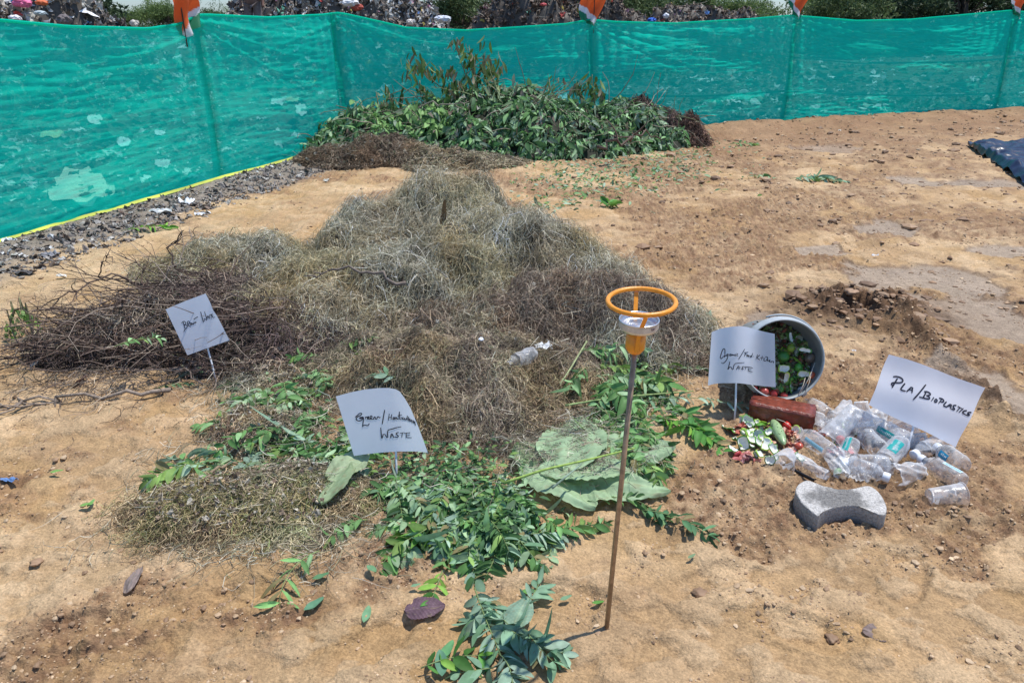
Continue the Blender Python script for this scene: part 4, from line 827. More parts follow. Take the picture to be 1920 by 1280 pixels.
droop_branch('wilted_branch', [(905, 250), (890, 205), (880, 160), (862, 110), (856, 82)], [(858, 80, .6), (872, 95, .9), (885, 108, .7), (905, 110, 1.6), (908, 130, 1.5), (930, 112, 1.0), (900, 150, 1.0), (925, 135, .6)], 'tall wilted branch with drooping leaves rising highest above the leafy heap', 9.45)
droop_branch('wilted_branch', [(880, 210), (850, 175), (820, 160), (795, 130), (765, 122)], [(768, 122, .9), (785, 120, 1.0), (800, 125, .8), (822, 140, .6), (840, 140, .9), (855, 150, 1.0), (865, 165, 1.0), (845, 165, .8)], 'wilted branch arching left above the leafy heap with hanging leaves', 9.3)
droop_branch('wilted_branch', [(800, 215), (790, 190), (787, 160)], [(788, 162, .5), (802, 180, .4), (757, 175, .7), (730, 178, 1.0)], 'short sprig with few leaves above the left part of the leafy heap', 9.3)
droop_branch('wilted_branch', [(960, 230), (955, 190), (945, 165)], [(945, 165, 1.3), (965, 172, 1.2), (935, 175, 1.0), (880, 170, 1.2)], 'pale wilted tuft on the crest of the leafy heap', 9.35, pal=((.25, .32, .17), (.3, .34, .24), (.15, .22, .10)))
droop_branch('wilted_branch', [(1120, 230), (1115, 190), (1110, 150)], [(1110, 150, .8), (1085, 165, .9), (1120, 165, .9)], 'green tuft on the crest by the middle net post', 9.6)
for k in range(18):
    px = 610+k*35+rng.normal()*10; top = np.interp(px, [600, 700, 900, 1100, 1230], [235, 195, 165, 180, 225]); dx = rng.normal()*28; hh = rng.uniform(4, 24)
    droop_branch('wilted_branch', [(px, top+35), (px+dx*.3, top+8), (px+dx, top-hh)], [(px+dx, top-hh+4, .55), (px+dx*.7, top-hh*.5+4, .6), (px+dx*.3, top+10, .8)], 'small wilted branch sticking out of the ragged crest of the leafy heap', float(np.interp(px, [600, 900, 1230], [9.1, 9.35, 9.9])), ll=.10, n=8, lw=.03, pal=LG[:3]+LD[:3]+[(.30, .38, .24), (.22, .17, .12)])
for o in COL.objects:
    if o.get('label', '').startswith('small wilted branch sticking'): o['group'] = 'small branches on the crest of the leafy heap'
rt = Heap([(1.95, 9.75, .38, .4, .40), (2.2, 9.65, .28, .32, .28), (1.65, 9.95, .38, .4, .50)], .09, 6, 86)
mb = MB(); rt.core(mb, .03); straw(mb, rt, 5500, (.06, .2), (.006, .012), [[(.13, .08, .065), (.07, .05, .042), (.19, .13, .10)]], .05, .07, curl=5)
tag(mb.build('root_clump', [M_straw]), 'dark brown clump of roots at the right end of the leafy heap', 'roots')
branch('dry_branch', [G(1120, 275, .2), G(1160, 262, .28), G(1200, 250, .3), G(1240, 262, .22)], .02, 'brown forked branch at the right front of the leafy heap', 341, 4, col=(.13, .09, .07))
branch('dry_branch', [AY(755, 215, 9.1), AY(800, 196, 9), AY(850, 195, 8.9), AY(880, 190, 8.9)], .012, 'pale bare stem lying across the left crest of the leafy heap', 342, 4, col=(.30, .26, .20))

# ---------------------------------------------------------------- waste ground behind the net
TR = [(.60, .60, .58), (.45, .43, .38), (.24, .19, .15), (.14, .11, .09), (.32, .27, .21), (.09, .08, .075), (.40, .36, .30), (.75, .74, .72)]
TRC = [(.10, .22, .45), (.55, .08, .06), (.6, .45, .1), (.12, .35, .25), (.55, .30, .38)]
def trash_heap(l, n, lab, seed, pal, wts=None, tw=600, name='rubbish_heap', sz=(.04, .22)):
    h = Heap(l, .14, 1.3, seed); mb = MB(); h.core(mb, .08, .03, (.09, .075, .06))
    x, y = h.sample(n, .05); z = h.H(x, y); e = .05; Nn = nrm(np.stack([-(h.H(x+e, y)-z)/e, -(h.H(x, y+e)-z)/e, np.ones(n)], 1))
    s = sz[0]+(sz[1]-sz[0])*rng.random(n)**3; col = pick(pal, n, .15, wts); k = rng.random(n) < .05; col[k] = pick(TRC, k.sum())
    bits(mb, np.stack([x, y, z], 1)+Nn*rng.random((n, 1))*.05, s, col, .9, Nn)
    x, y = h.sample(tw, .05); P = np.stack([x, y, h.H(x, y)+.03], 1); d = runit(tw); d[:, 2] *= .4; K = 4; t = np.linspace(0, 1, K)[None, :, None]*rng.uniform(.15, .6, (tw, 1, 1)); cu = runit(tw)*.1
    ribbons(mb, P[:, None]+d[:, None]*t+cu[:, None]*np.linspace(0, 1, K)[None, :, None]**2, runit(tw), rng.uniform(.008, .02, tw), pick([(.3, .25, .2), (.12, .09, .07), (.42, .38, .3)], tw))
    tag(mb.build(name, M_litter), lab, 'rubbish heap'); return h
w1 = [.12, .14, .2, .2, .15, .1, .06, .03]
th1 = trash_heap([(-9.4, 14.5, 3.4, 2.2, 2.5), (-7.7, 14.6, 1.9, 1.6, 1.35), (-11.8, 14.8, 3, 2, 2.6)], 14000, 'rubbish heap showing over the net at the left edge', 401, TR, w1)
th2 = trash_heap([(-4.3, 20, 2.2, 2.0, 2.6), (-3.0, 20.2, 2.1, 1.9, 2.1), (-6.0, 19.6, 1.7, 1.6, 2.1), (-1.9, 19.6, 1.3, 1.5, 1.45)], 14000, 'pale rubbish heap showing over the net right of the person', 402, TR, w1)
BRP = [(.20, .14, .10), (.13, .09, .065), (.30, .22, .16), (.08, .06, .045), (.42, .36, .28)]
th3 = trash_heap([(.9, 22, 2.6, 2.0, 2.75), (-.3, 22, 1.5, 1.7, 1.9), (2.4, 22, 1.8, 1.7, 2.1)], 8500, 'brown compost heap beyond the net left of the middle flag', 403, BRP, [.3, .25, .2, .2, .05], 1800, 'compost_heap', (.04, .2))
th4 = trash_heap([(5.6, 26, 3.0, 1.8, 1.9), (3.6, 26, 2.2, 1.8, 1.75), (7.4, 26, 2, 1.7, 1.65)], 5500, 'low brown heap beyond the net right of the middle flag', 404, BRP, None, 1200, 'compost_heap', (.04, .2))
# litter lying on the ground behind the net
n = 42000; s_ = rng.uniform(0, L1+L2, n); p = fplan(s_); dd = np.where((s_ < L1)[:, None], np.array([-(FC-FA)[1], (FC-FA)[0]])/L1, np.array([-(FB-FC)[1], (FB-FC)[0]])/L2)
dist = .15+26*rng.random(n)**2.2; q = p+dd*dist[:, None]; z0 = rng.uniform(-200, 2150, n); z1 = 62+410*rng.random(n)**1.3; g_ = np.array([G(a, b)[:2] for a, b in zip(z0, z1)]); q = np.where(rng.random((n, 1)) < .55, g_, q); k = fence_side(q[:, 0], q[:, 1])[0] > .12; q = q[k]; n = len(q)
big = pn(q[:, 0]*1.1, q[:, 1]*1.1, 66) > -.1
s_ = (.02+.13*rng.random(n)**5)*(1+.4*big)*(.35+np.hypot(q[:, 0], q[:, 1])/13); col = pick([(.16, .13, .10), (.10, .08, .065), (.24, .20, .16), (.72, .72, .70), (.5, .48, .42)], n, .15, [.32, .28, .18, .14, .08])
mb = MB(); bits(mb, np.stack([q[:, 0], q[:, 1], gh(q[:, 0], q[:, 1], False)+.012+.02*rng.random(n)], 1), s_, col, .5, np.tile([0, 0, 1.], (n, 1)))
tag(mb.build('litter', M_litter), 'small litter strewn over the dark ground behind the net', 'litter', kind='stuff')
# debris strip on this side
n = 12000; s_ = rng.uniform(L1*.28, L1*.92, n); p = fplan(s_); dd = np.array([(FC-FA)[1], -(FC-FA)[0]])/L1
q = p+dd*(.06+.62*rng.random(n)**.8)[:, None]+rng.normal(size=(n, 2))*.03
mb = MB(); bits(mb, np.stack([q[:, 0], q[:, 1], gh(q[:, 0], q[:, 1], False)+.008], 1), .008+.06*rng.random(n)**7, pick([(.22, .19, .165), (.15, .13, .115), (.30, .27, .24), (.38, .35, .31), (.62, .62, .60), (.17, .12, .09)], n, .15, [.28, .28, .18, .12, .04, .1]), .6, np.tile([0, 0, 1.], (n, 1)))
lumps(mb, np.concatenate([q[:3500]+rng.normal(size=(3500, 2))*.05, np.zeros((3500, 1))], 1)+[0, 0, .004], .004+.016*rng.random(3500)**2, pick([(.22, .185, .155), (.30, .26, .22)], 3500))
tag(mb.build('debris', M_litter), 'grey crumbled debris lying along the foot of the left net', 'debris', kind='stuff')
# scraps large enough to pick out
def scrap(px, py, w, h, col, lab, cat='scrap', z=.03, name='plastic_scrap', seed=0, Y=None, stand=.0, rag=.35, cr=.12, group=None):
    rs = np.random.default_rng(seed+77); nu = 18; th = np.linspace(0, 2*np.pi, 28, endpoint=False); rr = np.linspace(0, 1, 8); ed = 1+rag*(.6*np.interp(th, np.linspace(0, 2*np.pi, 9), np.append(a := rs.normal(size=8), a[0]))*.5+.3*rs.normal(size=28)*.6)
    X = rr[:, None]*np.cos(th)*ed*w/2; Yv = rr[:, None]*np.sin(th)*ed*h/2; Z = cr*min(w, h)*fbm(X/w*3+seed, Yv/h*3, 1, 3, 5)
    V = np.stack([X, Yv*math.cos(stand)-Z*math.sin(stand), Z*math.cos(stand)+Yv*math.sin(stand)], -1).reshape(-1, 3); p = G(px, py, z) if Y is None else AY(px, py, Y)
    if Y is None: p[2] = float(gh(p[0], p[1], False))+z
    mb = MB(); mb.add(V, grid_faces(8, 28, True), col); o = mb.build(name, M_litter); o.location = p; return tag(o, lab, cat, group)
def sheet_behind(px, py, wpx, hpx, col, lab, k, name='plastic_scrap', rag=.3):
    p = G(px, py); zd = p[1]*FW[1]+HC*math.sin(PITCH); w = wpx/F*zd; fore = max(.12, HC/np.linalg.norm(p-[0, 0, HC])); h = hpx/F*zd/fore
    o = scrap(px, py, w, h, col, lab, seed=k, name=name, rag=rag*1.5, cr=.10, z=.06); o.rotation_euler = (0, 0, -math.atan2(p[0], p[1])); return o
PW = (.80, .78, .66)
for k, a in enumerate([(146, 350, 104, 60, (.85, .82, .62), 'large pale torn sheet seen through the left net near the ground'), (178, 222, 24, 24, (.9, .9, .85), 'square white paper seen through the left net'), (460, 128, 40, 44, (.72, .66, .40), 'tan sack scrap seen through the net right of the first flag'),
        (232, 265, 22, 16, (.9, .9, .9), 'small pale scrap seen through the left net below the square paper'), (305, 305, 24, 14, (.85, .85, .8), 'pale scrap seen low through the left net'), (10, 178, 34, 16, (.9, .9, .9), 'white scrap seen through the net at the left edge'),
        (100, 250, 44, 12, (.6, .62, .3), 'yellowish strip seen through the left net'), (520, 190, 24, 20, (.8, .8, .78), 'pale scrap seen through the net left of the corner'), (548, 185, 24, 14, (.6, .6, .35), 'tan scrap seen through the net near the corner'), (565, 205, 22, 22, (.8, .8, .75), 'grey scrap seen through the net just left of the corner'),
        (376, 140, 14, 14, (.9, .9, .9), 'white scrap seen beside the first post'), (300, 248, 18, 10, (.9, .9, .9), 'thin white scrap in the middle of the left net'), (665, 122, 32, 30, (.9, .9, .92), 'white bag seen through the net just right of the corner'), (780, 88, 16, 14, (.9, .9, .92), 'small white scrap seen high through the net right of the corner'),
        (960, 105, 34, 34, (.9, .9, .92), 'white film behind the net right of the tall wilted branch'), (970, 130, 60, 18, (.92, .92, .95), 'long white film behind the net over the leafy heap'), (1035, 132, 40, 12, (.85, .85, .85), 'pale film behind the net left of the middle post'), (1375, 142, 10, 12, (.6, .08, .05), 'small red scrap seen through the right net'),
        (1325, 150, 26, 12, (.9, .9, .9), 'white scrap seen left of the red scrap through the net'), (1745, 88, 30, 14, (.9, .9, .9), 'white bag seen high through the net left of the far right post'), (1640, 143, 18, 9, (.9, .9, .9), 'white scrap in the middle of the right net bay'), (1384, 126, 20, 10, (.8, .8, .8), 'grey scrap above the red one behind the net'), (1558, 145, 16, 10, (.9, .9, .9), 'white scrap right of the second last post behind the net'),
        (1250, 62, 16, 6, (.9, .9, .9), 'white scrap seen just under the net top right of the middle post'), (1660, 98, 20, 9, (.85, .85, .85), 'pale scrap seen high in the last full net bay'), (1372, 190, 30, 6, (.85, .85, .85), 'thin pale scrap low behind the right net')]):
    sheet_behind(*a, k, 'paper_scrap' if 'paper' in a[5] else 'plastic_scrap', .08 if 'square' in a[5] else .35)
for k, (px, py, w, h, c, lab) in enumerate([(350, 385, .14, .10, (.75, .75, .77), 'crumpled white plastic on the debris strip in the middle'), (300, 402, .20, .06, (.62, .62, .60), 'long white scrap on the debris strip'), (20, 462, .10, .05, (.75, .75, .77), 'white plastic against the net foot at the left edge'), (375, 402, .08, .05, (.65, .65, .66), 'small white scrap near the end of the debris strip'),
        (95, 480, .12, .08, (.2, .2, .22), 'dark grey rag on the debris strip near the left edge'), (115, 515, .07, .03, (.7, .68, .62), 'pale scrap on the sand below the debris strip'), (50, 510, .14, .06, (.10, .09, .09), 'blackish rag at the sand edge of the debris strip'), (18, 897, .055, .025, (.12, .22, .42), 'blue and black wrapper on the soil at the left edge'), (612, 338, .08, .05, (.62, .6, .52), 'pale scrap in front of the mulch mound'),
        (250, 575+80, .04, .03, (.55, .5, .45), 'buff scrap caught in the brushwood'), (90, 660, .06, .03, (.6, .58, .55), 'pale leaf scrap on the sand left of the brushwood'), (1600, 660, .02, .015, (.6, .6, .6), 'tiny pale scrap right of the bucket'), (1575, 245, .05, .04, (.6, .55, .45), 'pale scrap standing at the foot of the right net'), (1640, 480, .05, .02, (.65, .66, .68), 'white scrap on the muddy ground')]):
    scrap(px, py, w, h, c, lab, seed=40+k, z=.02, cr=.35)
def bag(px, py, Y, r, c, lab, sq=.7, k=0, name='plastic_bag', cat='bag'):
    import bmesh
    b = bmesh.new(); bmesh.ops.create_icosphere(b, subdivisions=3, radius=1); v = np.array([q.co[:] for q in b.verts]); f = np.array([[q.index for q in w.verts] for w in b.faces]); b.free()
    v = v*(1+.3*pn(v[:, :1]*2+k*5, v[:, 1:2]*2+v[:, 2:]*2, 2)+.15*pn(v[:, :1]*6+k, v[:, 1:2]*6+v[:, 2:]*5, 6)); v[:, 2] *= sq*.8
    mb = MB(); mb.add(v*(r*.72 if Y > 5 else r), f, c, smooth=False); o = mb.build(name, M_litter); o.location = AY(px, py, Y); return tag(o, lab, cat)
bag(43, 6, 13.5, .20, (.72, .16, .30), 'bright pink bag on the rubbish heap at the left', .6, 1)
bag(78, 5, 13.6, .14, (.60, .14, .05), 'orange red bag right of the pink bag', .5, 2)
bag(120, 38, 13.2, .16, (.16, .13, .12), 'round grey lump low on the left rubbish heap', .9, 3, 'grey_sack', 'sack')
bag(75, 25, 13.3, .13, (.50, .56, .56), 'pale grey sack low on the left rubbish heap', .5, 4, 'pale_sack', 'sack')
bag(28, 34, 13.2, .13, (.70, .66, .66), 'white sack at the net edge on the left heap', .6, 5, 'pale_sack', 'sack')
bag(1222, 38, 25, .19, (.03, .14, .55), 'bright blue bag on the low heap right of the middle flag', .6, 6)
bag(1249, 30, 25, .12, (.75, .75, .77), 'white bag peak right of the blue bag', 1.1, 7)
bag(1019, 9, 20.4, .12, (.6, .12, .12), 'red wrapper on the brown compost heap', .5, 8)
bag(670, 14, 18.6, .2, (.42, .08, .05), 'dark red scrap on the pale rubbish heap', .6, 9)
bag(655, 6, 18.5, .3, (.74, .72, .70), 'large white sack on top of the pale rubbish heap', .4, 10, 'pale_sack', 'sack')
bag(830, 36, 18.6, .26, (.62, .64, .68), 'silvery film draped on the right slope of the pale heap', .5, 11)
bag(770, 42, 18.4, .15, (.66, .58, .50), 'cream sack low on the pale heap', .8, 12, 'pale_sack', 'sack')
bag(252, 44, 13.6, .10, (.55, .50, .42), 'single buff sack at the end of the left heap', 1.0, 13, 'pale_sack', 'sack')

# person standing on the heap, seen from the thighs down above the net
def person():
    base = AY(478, 52, 18.5); fz = base[2]-.40
    root = empty('person', (base[0], 18.5, fz), 'person in grey trousers and a pale pink shirt standing on the rubbish behind the net', 'person')
    def skin(name, pts, edges, rad, m, par):
        me = bpy.data.meshes.new(name); me.from_pydata(pts, edges, []); o = bpy.data.objects.new(name, me); COL.objects.link(o); o.parent = par; me.materials.append(m)
        md = o.modifiers.new('skin', 'SKIN'); 
        for i, r in enumerate(rad): me.skin_vertices[0].data[i].radius = r if isinstance(r, tuple) else (r, r)
        me.skin_vertices[0].data[0].use_root = True; md.use_smooth_shade = True; s = o.modifiers.new('sub', 'SUBSURF'); s.levels = s.render_levels = 2; return o
    body = skin('body', [(0, 0, .95), (0, 0, 1.12), (0, -.01, 1.32), (0, 0, 1.45), (0, -.01, 1.53), (0, -.02, 1.62), (0, -.02, 1.70), (.19, 0, 1.40), (.25, .02, 1.12), (.27, -.08, .90), (.28, -.12, .82), (-.19, 0, 1.40), (-.26, .02, 1.12), (-.24, -.08, .90), (-.22, -.12, .82),
        (.10, 0, .88), (.12, -.01, .50), (.12, .02, .10), (.13, -.13, .04), (-.10, 0, .88), (-.11, -.01, .50), (-.11, .02, .10), (-.13, -.13, .04)],
        [(0, 1), (1, 2), (2, 3), (3, 4), (4, 5), (5, 6), (3, 7), (7, 8), (8, 9), (9, 10), (3, 11), (11, 12), (12, 13), (13, 14), (0, 15), (15, 16), (16, 17), (17, 18), (0, 19), (19, 20), (20, 21), (21, 22)],
        [(.14, .10), (.13, .095), (.15, .10), (.11, .08), .055, (.075, .09), .06, .06, .045, .032, .036, .06, .045, .032, .036, .085, .06, .042, .035, .085, .06, .042, .035], M_skin, root)
    skin('trousers', [(0, 0, .98), (.10, 0, .86), (.12, -.01, .50), (.12, .02, .09), (-.10, 0, .86), (-.11, -.01, .50), (-.11, .02, .09)], [(0, 1), (1, 2), (2, 3), (0, 4), (4, 5), (5, 6)], [(.165, .125), .112, .092, .085, .112, .092, .085], M_trouser, root)
    skin('shirt', [(0, 0, .93), (0, 0, 1.15), (0, -.01, 1.33), (0, 0, 1.45), (.19, 0, 1.41), (.25, .02, 1.15), (-.19, 0, 1.41), (-.26, .02, 1.15)], [(0, 1), (1, 2), (2, 3), (3, 4), (4, 5), (3, 6), (6, 7)], [(.18, .14), (.165, .125), (.175, .12), (.10, .08), .085, .068, .085, .068], M_shirt, root)
    skin('hair', [(0, .015, 1.74), (0, .03, 1.66), (0, .03, 1.60)], [(0, 1), (1, 2)], [.075, .085, .06], M_hair, root)
    # mound they stand on
    return root
person()
trash_heap([(-6.6, 18.6, 1.5, 1.2, .95), (-6.3, 18.5, .9, .8, 1.0)], 1200, 'low rubbish mound under the feet of the person', 406, TR, w1, 200)

# ---------------------------------------------------------------- trees beyond
def tree_parts(seed, h, r, nl, leafs, pal, flat=.75, tw=.9):
    rs = np.random.default_rng(seed); t = MB(); f = MB(); tube(t, np.array([[0, 0, -.2], [.05*h*rs.normal(), .02*h, h*.22], [.03*h, 0, h*.45]]), np.array([.035, .026, .02])*h, 7, (.10, .08, .06))
    P = []; sz = []
    for i in range(nl):
        a = rs.uniform(0, 6.28); e = rs.uniform(.1, 1.2); l = r*rs.uniform(.4, 1.0); c = np.array([math.cos(a)*math.cos(e)*l, math.sin(a)*math.cos(e)*l, h*.36+math.sin(e)*h*.55*rs.uniform(.5, 1)]); s = np.array([0, 0, h*rs.uniform(.15, .4)])
        mid = (s+c)/2+rs.normal(size=3)*.05*h; tube(t, np.array([s, mid, c]), np.array([.012, .008, .003])*h, 4, (.10, .08, .06), cap=False)
        k = leafs//nl; d = rs.normal(size=(k, 3)); d /= np.linalg.norm(d, axis=1, keepdims=True); cr = r*rs.uniform(.22, .42); P.append(c+d*cr*(rs.random((k, 1))**.4)*[1, 1, flat*.7]); 
        # wispy shoots
        k2 = k//8; dd = nrm(rs.normal(size=(1, 3))+[0, 0, .6]); P.append(c+dd*cr*(1+rs.random((k2, 1))*tw)+rs.normal(size=(k2, 3))*.05*r)
    for _ in range(2):
        P.append(np.stack([rs.normal(size=leafs//8)*r*.5, rs.normal(size=leafs//8)*r*.5, rs.random(leafs//8)*h*.35], 1))
    P = np.concatenate(P); n = len(P); d = nrm(rs.normal(size=(n, 3))); nn = nrm(rs.normal(size=(n, 3))+[0, 0, .7]); l = rs.uniform(.035, .07, n)*h*.8
    i = rs.integers(0, len(pal), n); col = np.array(pal)[i]*(1+.15*rs.normal(size=(n, 1)))*(1+.25*pn(P[:, :1]*1.3, P[:, 2:]*1.7+P[:, 1:2], 5))
    leaves(f, P, d, nn, l, l*.42, np.clip(col, .01, 1), rows=2, droop=.2); return t, f
TG = [(.085, .13, .05), (.06, .10, .04), (.12, .17, .065), (.16, .20, .085)]
TG2 = [(.10, .16, .05), (.15, .22, .06), (.19, .25, .09)]
TG3 = [(.045, .075, .035), (.03, .055, .028), (.065, .095, .045)]
protos = []
for sd, h, r, pal in ((1, 4.2, 2.6, TG), (2, 4.0, 2.9, TG2), (3, 4.6, 2.5, TG3), (4, 3.2, 2.6, TG)):
    t, f = tree_parts(sd, h, r, 26, 9000, pal); a = f.build('crown', M_leaf); b = t.build('trunk', M_bark); protos.append((a.data, b.data)); bpy.data.objects.remove(a); bpy.data.objects.remove(b)
def place_tree(px, Y, k, sc, lab, group=None, rot=None, zs=1.0):
    x = (px-960)/F*(Y*FW[1]+.5); root = empty('scrub_tree', (x, Y, -.1), lab, 'tree', group); root.rotation_euler = (0, 0, rng.uniform(0, 6.28) if rot is None else rot); root.scale = (sc, sc, sc*zs)
    for nm, me in zip(('crown', 'trunk'), protos[k]):
        o = bpy.data.objects.new(nm, me); COL.objects.link(o); o.parent = root
for k, px in enumerate(np.linspace(-150, 620, 19)): place_tree(px+rng.normal()*10, 95+rng.random()*25, int(rng.integers(0, 4)), rng.uniform(.95, 1.3), 'low hazy scrub tree in the far line left of the person and the pale heap', 'far scrub trees at the left', zs=.95)
for k, px in enumerate(np.linspace(700, 1420, 16)): place_tree(px+rng.normal()*10, 70+rng.random()*20, int(rng.integers(0, 4)), rng.uniform(.75, 1.05), 'far scrub tree beyond the compost heaps in the middle', 'far scrub trees in the middle')
labs = ['pale green bushy tree left of the second last flag', 'broad scrub tree just right of the second last flag', 'dark scrub tree behind the last full net bay', 'dark leafy tree left of the far right flag', 'tree behind the far right flag', 'tree at the right edge of the frame', 'green thorn tree above the blue bag', 'thorn tree between the blue bag and the pale green bushy tree', 'dark tree filling the middle of the last full net bay', 'low bush in front of the dark trees at the right', 'green tree behind the compost heap and the middle flag']
for (px, Y, k, sc), lab in zip([(1385, 44, 1, .80), (1530, 42, 1, 1.0), (1640, 40, 2, 1.15), (1790, 41, 2, 1.2), (1880, 46, 0, 1.4), (1985, 42, 2, 1.3), (1190, 46, 0, .95), (1290, 52, 0, .92), (1710, 46, 2, 1.3), (1580, 36, 0, .8), (1130, 50, 0, 1.1)], labs): place_tree(px, Y, k, sc, lab)
place_tree(870, 48, 0, .95, 'feathery thorn tree in the gap between the pale heap and the brown heap')
place_tree(560, 42, 0, 1.0, 'thorn tree behind the person and the pale heap')
place_tree(118, 24, 2, .95, 'dark leafy tree hanging over the left rubbish heap')
place_tree(20, 27, 2, 1.1, 'dark tree behind the left rubbish heap at the frame edge')

# ---------------------------------------------------------------- hand lettered sheets
def sheet_sign(kind_lab, top, bot, left_pts, stick_px, strokes, org, sc, wpx, n, bend, lab, push=.0, sticktop=None):
    gp = G(*stick_px); gp[2] = float(gh(gp[0], gp[1], False)); n = nrm(np.array(n, float)); root = empty('waste_sign', gp, lab, 'sign', 'hand lettered sheets on white sticks')
    hz = nrm(np.cross([0, 0, 1.], n)); 
    top = np.array(top, float); bot = np.array(bot, float)
    def on(px, py, lift=0):
        p = PLN(px, py, gp+n*.006, n); a = np.dot(p-gp, hz); b = p[2]-gp[2]; return p+n*(bend(a, b)+lift)-gp
    U = np.linspace(0, 1, 30); Vv = np.linspace(0, 1, 18)
    def along(e, u): t = np.linspace(0, 1, len(e)) if e.shape[1] == 2 else e[:, 2]; return np.array([np.interp(u, t, e[:, 0]), np.interp(u, t, e[:, 1])])
    from functools import lru_cache
    def smooth(e):
        d = np.concatenate([[0], np.cumsum(np.hypot(*np.diff(e, axis=0).T))]); d /= d[-1]; return np.concatenate([e, d[:, None]], 1)
    T, B = smooth(top), smooth(bot); Lf = np.array(left_pts[0] if left_pts else [], float); Rt = np.array(left_pts[1] if left_pts else [], float)
    V = []
    for v in Vv:
        for u in U:
            a = along(T, u)*(1-v)+along(B, u)*v
            if len(Rt): # deviation of the curved right edge
                c = along(smooth(Rt), v); l = T[-1, :2]*(1-v)+B[-1, :2]*v; a = a+(c-l)*u
            V.append(on(*a))
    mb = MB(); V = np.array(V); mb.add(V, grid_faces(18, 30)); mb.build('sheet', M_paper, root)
    mb = MB(); h = wpx*.42
    for st in strokes:
        st = np.array(st, float)/sc+np.array(org)
        if len(st) > 2:       # round the corners a little
            q = [st[0]]
            for i in range(len(st)-1): q += [st[i]*.75+st[i+1]*.25, st[i]*.25+st[i+1]*.75]
            st = np.array(q+[st[-1]])
        d = np.gradient(st, axis=0); nn_ = nrm(np.stack([-d[:, 1], d[:, 0]], 1)); e0 = st[0]-nrm(d[0])*h*.6; e1 = st[-1]+nrm(d[-1])*h*.6; st[0] = e0; st[-1] = e1
        wv = h*np.interp(np.linspace(0, 1, len(st)), [0, .08, .8, 1], [.75, 1, 1, .6]); L_ = [on(*(a+b*w_), .0015) for a, b, w_ in zip(st, nn_, wv)]; R_ = [on(*(a-b*w_), .0015) for a, b, w_ in zip(st, nn_, wv)]
        mb.add(np.stack([L_, R_], 1).reshape(-1, 3), grid_faces(len(st), 2), smooth=False)
    mb.build('lettering', M_ink, root)
    st_ = PLN(*sticktop, gp, n)-gp; mb = MB(); e = np.array([[0, 0, -.03], st_*.5-n*.002, st_-n*.006, st_*1.0+(st_-0)*.12-n*.008]); tube(mb, e, .0038, 8); mb.build('stick', M_stick, root)
    return root
BROWN = [[(195,585),(245,535),(300,525),(340,560),(350,600),(320,640),(285,665)],[(255,560),(275,640),(300,720),(320,790)],[(285,665),(350,650),(400,690),(390,750),(330,800),(290,860),(275,910)],
 [(395,560),(415,620),(430,690)],[(395,560),(440,510),(480,540),(475,590),(420,640),(460,690),(530,720)],[(520,575),(500,620),(530,668),(560,640),(545,590),(520,575)],[(570,570),(590,650),(605,600),(635,640),(630,560)],[(660,600),(665,545),(725,595),(712,535)],
 [(640,455),(720,395),(790,360)],[(890,185),(940,370),(988,560)],[(1020,520),(1012,412),(1070,460),(1130,490),(1090,360),(1025,175)],[(1125,440),(1135,300),(1205,420)],[(1140,380),(1185,355)],[(1240,300),(1200,312),(1215,360),(1245,390),(1212,430)],[(1250,282),(1310,265)],[(1278,275),(1300,390)],[(1345,258),(1305,278),(1330,330),(1355,385),(1412,372)],[(1325,330),(1365,312)]]
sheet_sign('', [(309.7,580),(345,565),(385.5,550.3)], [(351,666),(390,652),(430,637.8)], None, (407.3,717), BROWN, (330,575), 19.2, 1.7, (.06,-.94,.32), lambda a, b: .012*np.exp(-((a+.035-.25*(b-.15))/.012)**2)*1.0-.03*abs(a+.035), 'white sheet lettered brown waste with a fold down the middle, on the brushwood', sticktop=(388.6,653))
GREEN = [[(92,290),(140,250),(190,200),(240,190),(258,212),(215,255),(150,280),(105,320),(125,375),(190,395),(255,370),(290,320)],[(290,300),(240,335),(180,315),(235,300),(300,285),(297,380),(285,450),(275,535)],[(275,535),(300,500),(350,500),(400,515),(430,490),(445,460)],
 [(345,290),(352,335)],[(350,305),(395,282),(400,345)],[(400,345),(440,305),(425,270),(402,300),(420,345),(462,345)],[(462,345),(520,300),(510,258),(470,270),(465,320),(500,352),(552,345)],[(552,345),(570,290),(605,290),(592,342),(640,342),(655,285),(692,285),(702,318),(728,300)],[(840,115),(810,290),(780,470)],
 [(960,215),(935,380)],[(1020,230),(1010,360)],[(945,310),(1015,295)],[(1070,298),(1045,345),(1080,358),(1102,310),(1070,298)],[(1110,300),(1117,355)],[(1115,315),(1155,300),(1150,350),(1190,342)],[(1218,165),(1210,340),(1240,350)],[(1180,270),(1275,245)],[(1258,300),(1262,350)],[(1312,310),(1285,330),(1300,362),(1332,360)],
 [(1340,330),(1352,372),(1385,375),(1390,335)],[(1415,280),(1412,385)],[(1450,310),(1440,410)],[(1425,350),(1482,362)],[(1468,372),(1470,415),(1500,425),(1505,380)],[(1525,400),(1530,460)],[(1528,420),(1552,410)],[(1572,420),(1555,450),(1580,480),(1590,440),(1600,490)],[(1600,440),(1615,545)],
 [(740,570),(755,740),(770,870),(815,690),(930,870),(905,630),(1020,605),(1140,565),(1260,548)],[(990,825),(1020,690),(1075,825)],[(1000,775),(1060,760)],[(1195,695),(1150,700),(1130,735),(1180,765),(1195,795),(1150,815),(1090,810)],[(1240,712),(1340,705)],[(1290,712),(1280,815)],[(1480,718),(1350,720)],[(1390,725),(1385,820)],[(1390,785),(1480,775)],[(1385,830),(1520,850)]]
